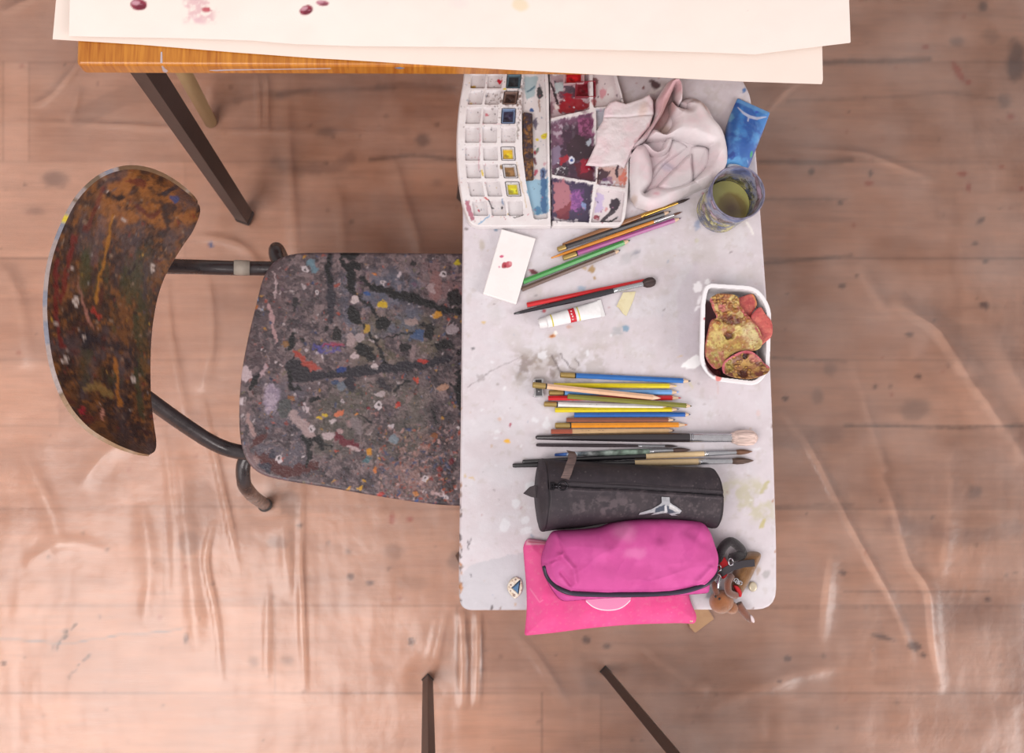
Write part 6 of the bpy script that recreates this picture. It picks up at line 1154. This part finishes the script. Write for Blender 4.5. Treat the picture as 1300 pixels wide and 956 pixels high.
def puf(x, y, d):
    zd = segdist(x, y, zipl); below = np.interp(x, [p[0] for p in zipl], [p[1] for p in zipl]) < y
    r = rnd(d, 34) * .75 + rnd(d, 8) * .25
    z = .020 + .048 * r
    z = np.where(below, np.minimum(z, .024 + .0135 * rnd(d, 14)), z)
    z = z - .0022 * np.exp(-((zd - 4) / 1.8) ** 2)
    crease = .0045 * fbm(x, y, 46, 77, 2) + .0016 * (1 - np.abs(2 * fbm(x * .6 + y * .5, y, 34, 81, 1) - 1)) ** 3
    for pts, w, h in [([ck(232, 380), ck(240, 430), ck(250, 470), ck(205, 520)], 2.4, .004), ([ck(245, 480), ck(300, 540), ck(310, 600)], 4, .006), ([ck(250, 560), ck(290, 610)], 3, -.004), ([ck(190, 520), ck(240, 490)], 2, -.004), ([ck(560, 340), ck(520, 400), ck(470, 470)], 7, .003), ([ck(700, 340), ck(690, 400)], 7, -.004), ([ck(820, 370), ck(880, 420)], 7, -.003), ([ck(860, 600), ck(920, 540)], 4, .004)]:
        z = z + h * np.exp(-(segdist(x, y, pts) / w) ** 2) * rnd(d, 8)
    return ZT + z + (crease - .002) * rnd(d, 12) + .0016 * (1 - np.abs(2 * fbm(x * .5 - y * .5, y * .9, 36, 21, 2) - 1)) ** 2 * rnd(d, 16)
pz0 = P(800, 710, ZT)
pufo = empty('pencil_case', (pz0.x, pz0.y, ZT), 'puffy magenta pink pencil case with thick black zip, on top of flat pouch', 'pencil case', 'pencil cases')
relief('case_body', puf_ol, ZT + .034, puf, lambda x, y, d: ZT + .0185 + .006 * (1 - rnd(d, 12)), pinkm, .8, puc, pufo)
def pz(u, v): 
    a_, b__ = np.array([u]), np.array([v]); return float(puf(a_, b__, np.abs(segdist(a_, b__, puf_ol, True)))[0])
def refp(u, v, z, ref): p = P(u, v, ref); return Vector((p.x, p.y, z))
zp3 = [refp(u, v, pz(u, v) + .0008, ZT + .034) for u, v in zipl]
zs = [p.z for p in zp3]; zs = [sum(zs[max(0, i - 3):i + 4]) / len(zs[max(0, i - 3):i + 4]) for i in range(len(zs))]
for p, z in zip(zp3, zs): p.z = z
b = MB(); b.sweep(zp3, .0033, 12, sm=False); b.build('zip', cm((30, 26, 44), .5), pufo, True, 0, False)
b = MB(); p2 = [p + Vector((0, -.0012, .0026)) for p in zp3]; b.sweep(p2, .0012, 8, sm=False); b.build('zip_teeth', cm((58, 52, 74), .35), pufo, True, 0, False)

# ============================================================ PLUSH KEYRING
dk_ = lambda x, y: (880 + x * .1464, 670 + y * .1464)
kp = P(925, 745, ZT)
plush = empty('plush_keyring', (kp.x, kp.y, ZT), 'small brown plush animal keyring with black strap at desk corner', 'plush toy')
fur = mat('brown_plush', alb((158, 92, 46)), .95, var=.25, vscale=90, bump=.9, bscale=900, sheen=.5); fur2 = mat('darker_brown_plush', alb((120, 62, 38)), .95, var=.25, vscale=90, bump=.9, bscale=900, sheen=.5); fur3 = mat('ochre_plush', alb((128, 82, 36)), .95, var=.2, vscale=90, bump=.9, bscale=900, sheen=.5)
def ball(c, r, name, m, rot=0, n=20):
    b = MB(); rings = []
    for i in range(1, n):
        t = PI * i / n; rings.append([(math.sin(t) * math.cos(2 * PI * j / 28) * r[0], math.sin(t) * math.sin(2 * PI * j / 28) * r[1], math.cos(t) * r[2]) for j in range(28)])
    b.ring_loft(rings[::-1]); Rz = Matrix.Rotation(rot, 3, 'Z'); b.v = [tuple(Rz @ Vector(v) + c) for v in b.v]; return b.build(name, m, plush, True, 0, False)
ball(P(*dk_(245, 640), ZT + .018), (.0165, .0155, .0145), 'head', fur, .3); ball(P(*dk_(325, 690), ZT + .014), (.0105, .0085, .009), 'snout', fur, -.3)
cvE = Canvas(930, 690, 975, 765, .6, C(128, 82, 36)); cvE.mottle(C(146, 98, 46), 8, .5, .1, .6, 2)
relief('body', smooth([dk_(*p) for p in [(370, 360), (430, 250), (500, 210), (580, 215), (590, 260), (550, 350), (490, 470), (430, 570), (400, 610), (340, 560), (330, 450)]], 4), ZT + .012, lambda x, y, d: ZT + .006 + .016 * rnd(d, 9), lambda x, y, d: ZT + .0012 + .004 * (1 - rnd(d, 6)), mat('ochre_fur', None, .95, True, bump=.9, bscale=900, sheen=.5), .7, cvE, plush)
b = MB(); b.sweep([P(*dk_(330, 420), ZT + .026), P(*dk_(300, 480), ZT + .034), P(*dk_(310, 560), ZT + .033), P(*dk_(370, 590), ZT + .026)], .0048, 14); b.build('ear', fur2, plush, True, 0, False)
b = MB(); b.sweep([P(*dk_(185, 470), ZT + .024), P(*dk_(190, 520), ZT + .026), P(*dk_(205, 570), ZT + .024)], .0042, 14); b.build('ear', fur2, plush, True, 0, False)
b = MB(); b.sweep([P(*dk_(390, 660), ZT + .014), P(*dk_(430, 720), ZT + .013), P(*dk_(470, 770), ZT + .011), P(*dk_(505, 800), ZT + .009)], (.0056, .0042), 14); arm = b.build('arm', fur2, plush, True, 0, False)
ball(P(*dk_(510, 790), ZT + .0125), (.0026, .0058, .003), 'paw', cm((228, 205, 205), .6), .45)
for x, y in ((195, 597), (228, 617)): ball(P(*dk_(x, y), ZT + .0325), (.0016, .0016, .0012), 'eye', cm((22, 18, 22), .2))
b = MB(); b.sweep([P(*dk_(285, 705), ZT + .0235), P(*dk_(305, 712), ZT + .0235), P(*dk_(325, 710), ZT + .0232)], .0008, 8); b.build('mouth', cm((70, 20, 20), .6), plush, True, 0, False)
cvF = Canvas(900, 690, 965, 765, .6, C(196, 28, 36))
relief('scarf', smooth([dk_(*p) for p in [(355, 500), (390, 510), (420, 560), (415, 600), (395, 590), (370, 540)]], 3), ZT + .024, lambda x, y, d: ZT + .0245 + .001 * rnd(d, 2), lambda x, y, d: ZT + .018 + 0 * d, mat('red_felt', None, .9, True), .6, cvF, plush)
relief('scarf', smooth([dk_(*p) for p in [(210, 260), (260, 240), (310, 330), (290, 420), (250, 440), (220, 350)]], 3), ZT + .012, lambda x, y, d: ZT + .012 + .004 * rnd(d, 4), lambda x, y, d: ZT + .004 + 0 * d, bpy.data.materials['red_felt'], .6, cvF, plush)
# black strap and dark hair tuft
def ribbon(pts, w, th, name, m, parent):
    b = MB(); vs = []; n = len(pts)
    for i, p in enumerate(pts):
        t = (Vector(pts[min(i + 1, n - 1)]) - Vector(pts[max(i - 1, 0)])); s_ = Vector((-t.y, t.x, 0)).normalized() * w / 2; p = Vector(p)
        vs += [p + s_, p - s_, p - s_ - Vector((0, 0, th)), p + s_ - Vector((0, 0, th))]
    fs = [(0, 1, 2, 3), tuple(len(vs) - k for k in (1, 2, 3, 4))]
    for i in range(n - 1):
        for j in range(4): fs.append((i * 4 + j, (i + 1) * 4 + j, (i + 1) * 4 + (j + 1) % 4, i * 4 + (j + 1) % 4))
    b.add(vs, fs); return b.build(name, m, parent, False, .0004, False)
ribbon([P(*dk_(235, 400), ZT + .024), P(*dk_(330, 345), ZT + .030), P(*dk_(430, 315), ZT + .030), P(*dk_(535, 305), ZT + .027)], .0095, .002, 'strap', cm((38, 30, 38), .6), plush)
b = MB()
b.sweep([P(*dk_(225, 330), ZT + .008), P(*dk_(240, 200), ZT + .014), P(*dk_(320, 120), ZT + .016), P(*dk_(410, 180), ZT + .014), P(*dk_(430, 240), ZT + .010)], .0062, 14)
b.sweep([P(*dk_(330, 260), ZT + .012), P(*dk_(370, 250), ZT + .018), P(*dk_(430, 240), ZT + .012)], .006, 14)
b.build('mane', mat('black_plush', alb((40, 32, 36)), .95, var=.3, vscale=90, bump=.9, bscale=700, sheen=.3), plush, True, 0, False)
ringm = cm((190, 184, 186), .2, .9)
b = MB()
for (x, y), r_ in (((215, 440), .0055), ((222, 350), .0040), ((325, 297), .0045)):
    c = P(*dk_(x, y), ZT + .032); b.sweep([(c.x + r_ * .7 * math.cos(t * PI / 8), c.y + r_ * math.sin(t * PI / 8), c.z + .001 * math.sin(t)) for t in range(17)], .0009, 8, sm=False)
b.build('key_ring', ringm, plush, True, 0, False)
b = MB(); b.sweep([P(*dk_(228, 430), ZT + .034), P(*dk_(218, 480), ZT + .035), P(*dk_(215, 525), ZT + .034)], .0017, 10); b.build('clasp', ringm, plush, True, 0, False)
b = MB()
for x, y in ((372, 455), (405, 478), (385, 470)): 
    c = P(*dk_(x, y), ZT + .027); b.sweep([(c.x + .003 * math.cos(t * PI / 6), c.y + .0024 * math.sin(t * PI / 6), c.z) for t in range(13)], .0008, 8, sm=False)
b.build('chain', ringm, plush, True, 0, False)
b = MB(); c = P(*dk_(512, 510), ZT + .001)
b.lathe([(0, .0001), (0, .0055), (.002, .006), (.004, .0055), (.0046, .004), (.0046, .0001)], 20, axis='z', cap=False); b.v = [(v[0] + c.x, v[1] * 1.15 + c.y, v[2] + c.z) for v in b.v]
o = b.build('charm', cm((214, 196, 170), .3, .3)); props(o, 'small cream metal charm lying beside the brown plush', 'charm')

# cardboard scrap on the floor near the desk corner
cvG = Canvas(850, 740, 920, 820, 1, C(196, 150, 112)); cvG.mottle(C(184, 136, 100), 10, .5, .1, .5, 2)
o = relief('cardboard_scrap', [dk_(-40, 640), dk_(120, 690), dk_(178, 790), dk_(60, 880), dk_(15, 910), dk_(-30, 860), dk_(-60, 760)], .015, lambda x, y, d: .0165 + 0 * d, lambda x, y, d: .0145 + 0 * d, mat('cardboard', None, .8, True), 1.2, cvG)
props(o, 'small tan cardboard scrap on the dust sheet below the plush', 'cardboard')

# ============================================================ BROOCH
bb0 = P(653, 745, ZT); br = empty('brooch', (bb0.x, bb0.y, ZT + .0004), 'small teardrop brooch with blue triangle stone beside the pink pouch', 'brooch')
eb = lambda x, y: (630 + x * .0523, 720 + y * .0523)
cvH = Canvas(640, 728, 668, 764, .25, C(236, 220, 204)); 
for x, y, r in [(465, 300, 1.4), (392, 330, 1), (350, 430, 1.4), (430, 680, 1.8), (345, 575, 1.2), (400, 640, 1), (310, 480, .8), (600, 400, .9), (605, 560, .9)]: cvH.blob(*eb(x, y), r, r, C(120, 84, 80), 0, .9, .4, .4)
cvH.mottle(C(210, 180, 150), 2.4, .55, .08, .6, 4)
br_ol = smooth([eb(*p) for p in [(475, 235), (540, 260), (600, 300), (635, 400), (640, 520), (600, 640), (520, 730), (450, 765), (390, 720), (320, 640), (270, 520), (290, 400), (360, 300)]], 4)
relief('setting', br_ol, ZT + .003, lambda x, y, d: ZT + .0018 + .0022 * rnd(d, 2) + .0004 * fbm(x, y, 1.5, 3), lambda x, y, d: ZT + .0006 + 0 * d, mat('cream_enamel', None, .4, True), .3, cvH, br)
b = MB(); tri = [P(*eb(*p), ZT) for p in [(575, 310), (530, 655), (365, 500)]]; cen = sum(tri, Vector()) / 3
b.add([Vector((p.x, p.y, ZT + .0035)) for p in tri] + [Vector((*(cen + (p - cen) * .5).xy, ZT + .0065)) for p in tri], [(2, 1, 0), (3, 4, 5), (0, 1, 4, 3), (1, 2, 5, 4), (2, 0, 3, 5)])
me_o = b.build('stone', cm((96, 132, 170), .08, .2), br, False, 0, False); props(me_o, 'dark-rimmed blue triangle stone')
b = MB(); b.sweep([Vector((p.x, p.y, ZT + .0042)) for p in tri + [tri[0]]], .0006, 8, sm=False); b.build('stone_rim', cm((34, 32, 54), .3), br, True, 0, False)

# ============================================================ LIGHT
wd = bpy.data.worlds.new('room_light'); bpy.context.scene.world = wd; wd.use_nodes = True
bg = wd.node_tree.nodes['Background']; bg.inputs[0].default_value = (1.0, .93, .91, 1); bg.inputs[1].default_value = .78
def area(name, loc, target, sx, sy, e, col=(1, .935, .905)):
    l = bpy.data.lights.new(name, 'AREA'); l.shape = 'RECTANGLE'; l.size = sx; l.size_y = sy; l.energy = e; l.color = col
    o = bpy.data.objects.new(name, l); COL.objects.link(o); o.location = loc; o.rotation_euler = (Vector(target) - Vector(loc)).to_track_quat('-Z', 'Y').to_euler(); return o
area('window_light', (-2.4, -2.6, 2.3), (0, .2, .3), 2.6, 1.8, 34)
area('ceiling_light', (-1.1, -.9, 3.1), (-.3, 0, 0), 1.7, 1.4, 62)
area('right_fill_light', (3.3, -1.7, 2.3), (.5, .4, 0), 2.4, 1.8, 125)  # added fill lamp, no real window; brightens the right floor and under the table
vs_ = bpy.context.scene.view_settings; bpy.context.scene.display_settings.display_device = 'sRGB'
vs_.view_transform = 'Standard'; vs_.look = 'None'; vs_.gamma = 1; vs_.use_curve_mapping = False; vs_.exposure = -0.12
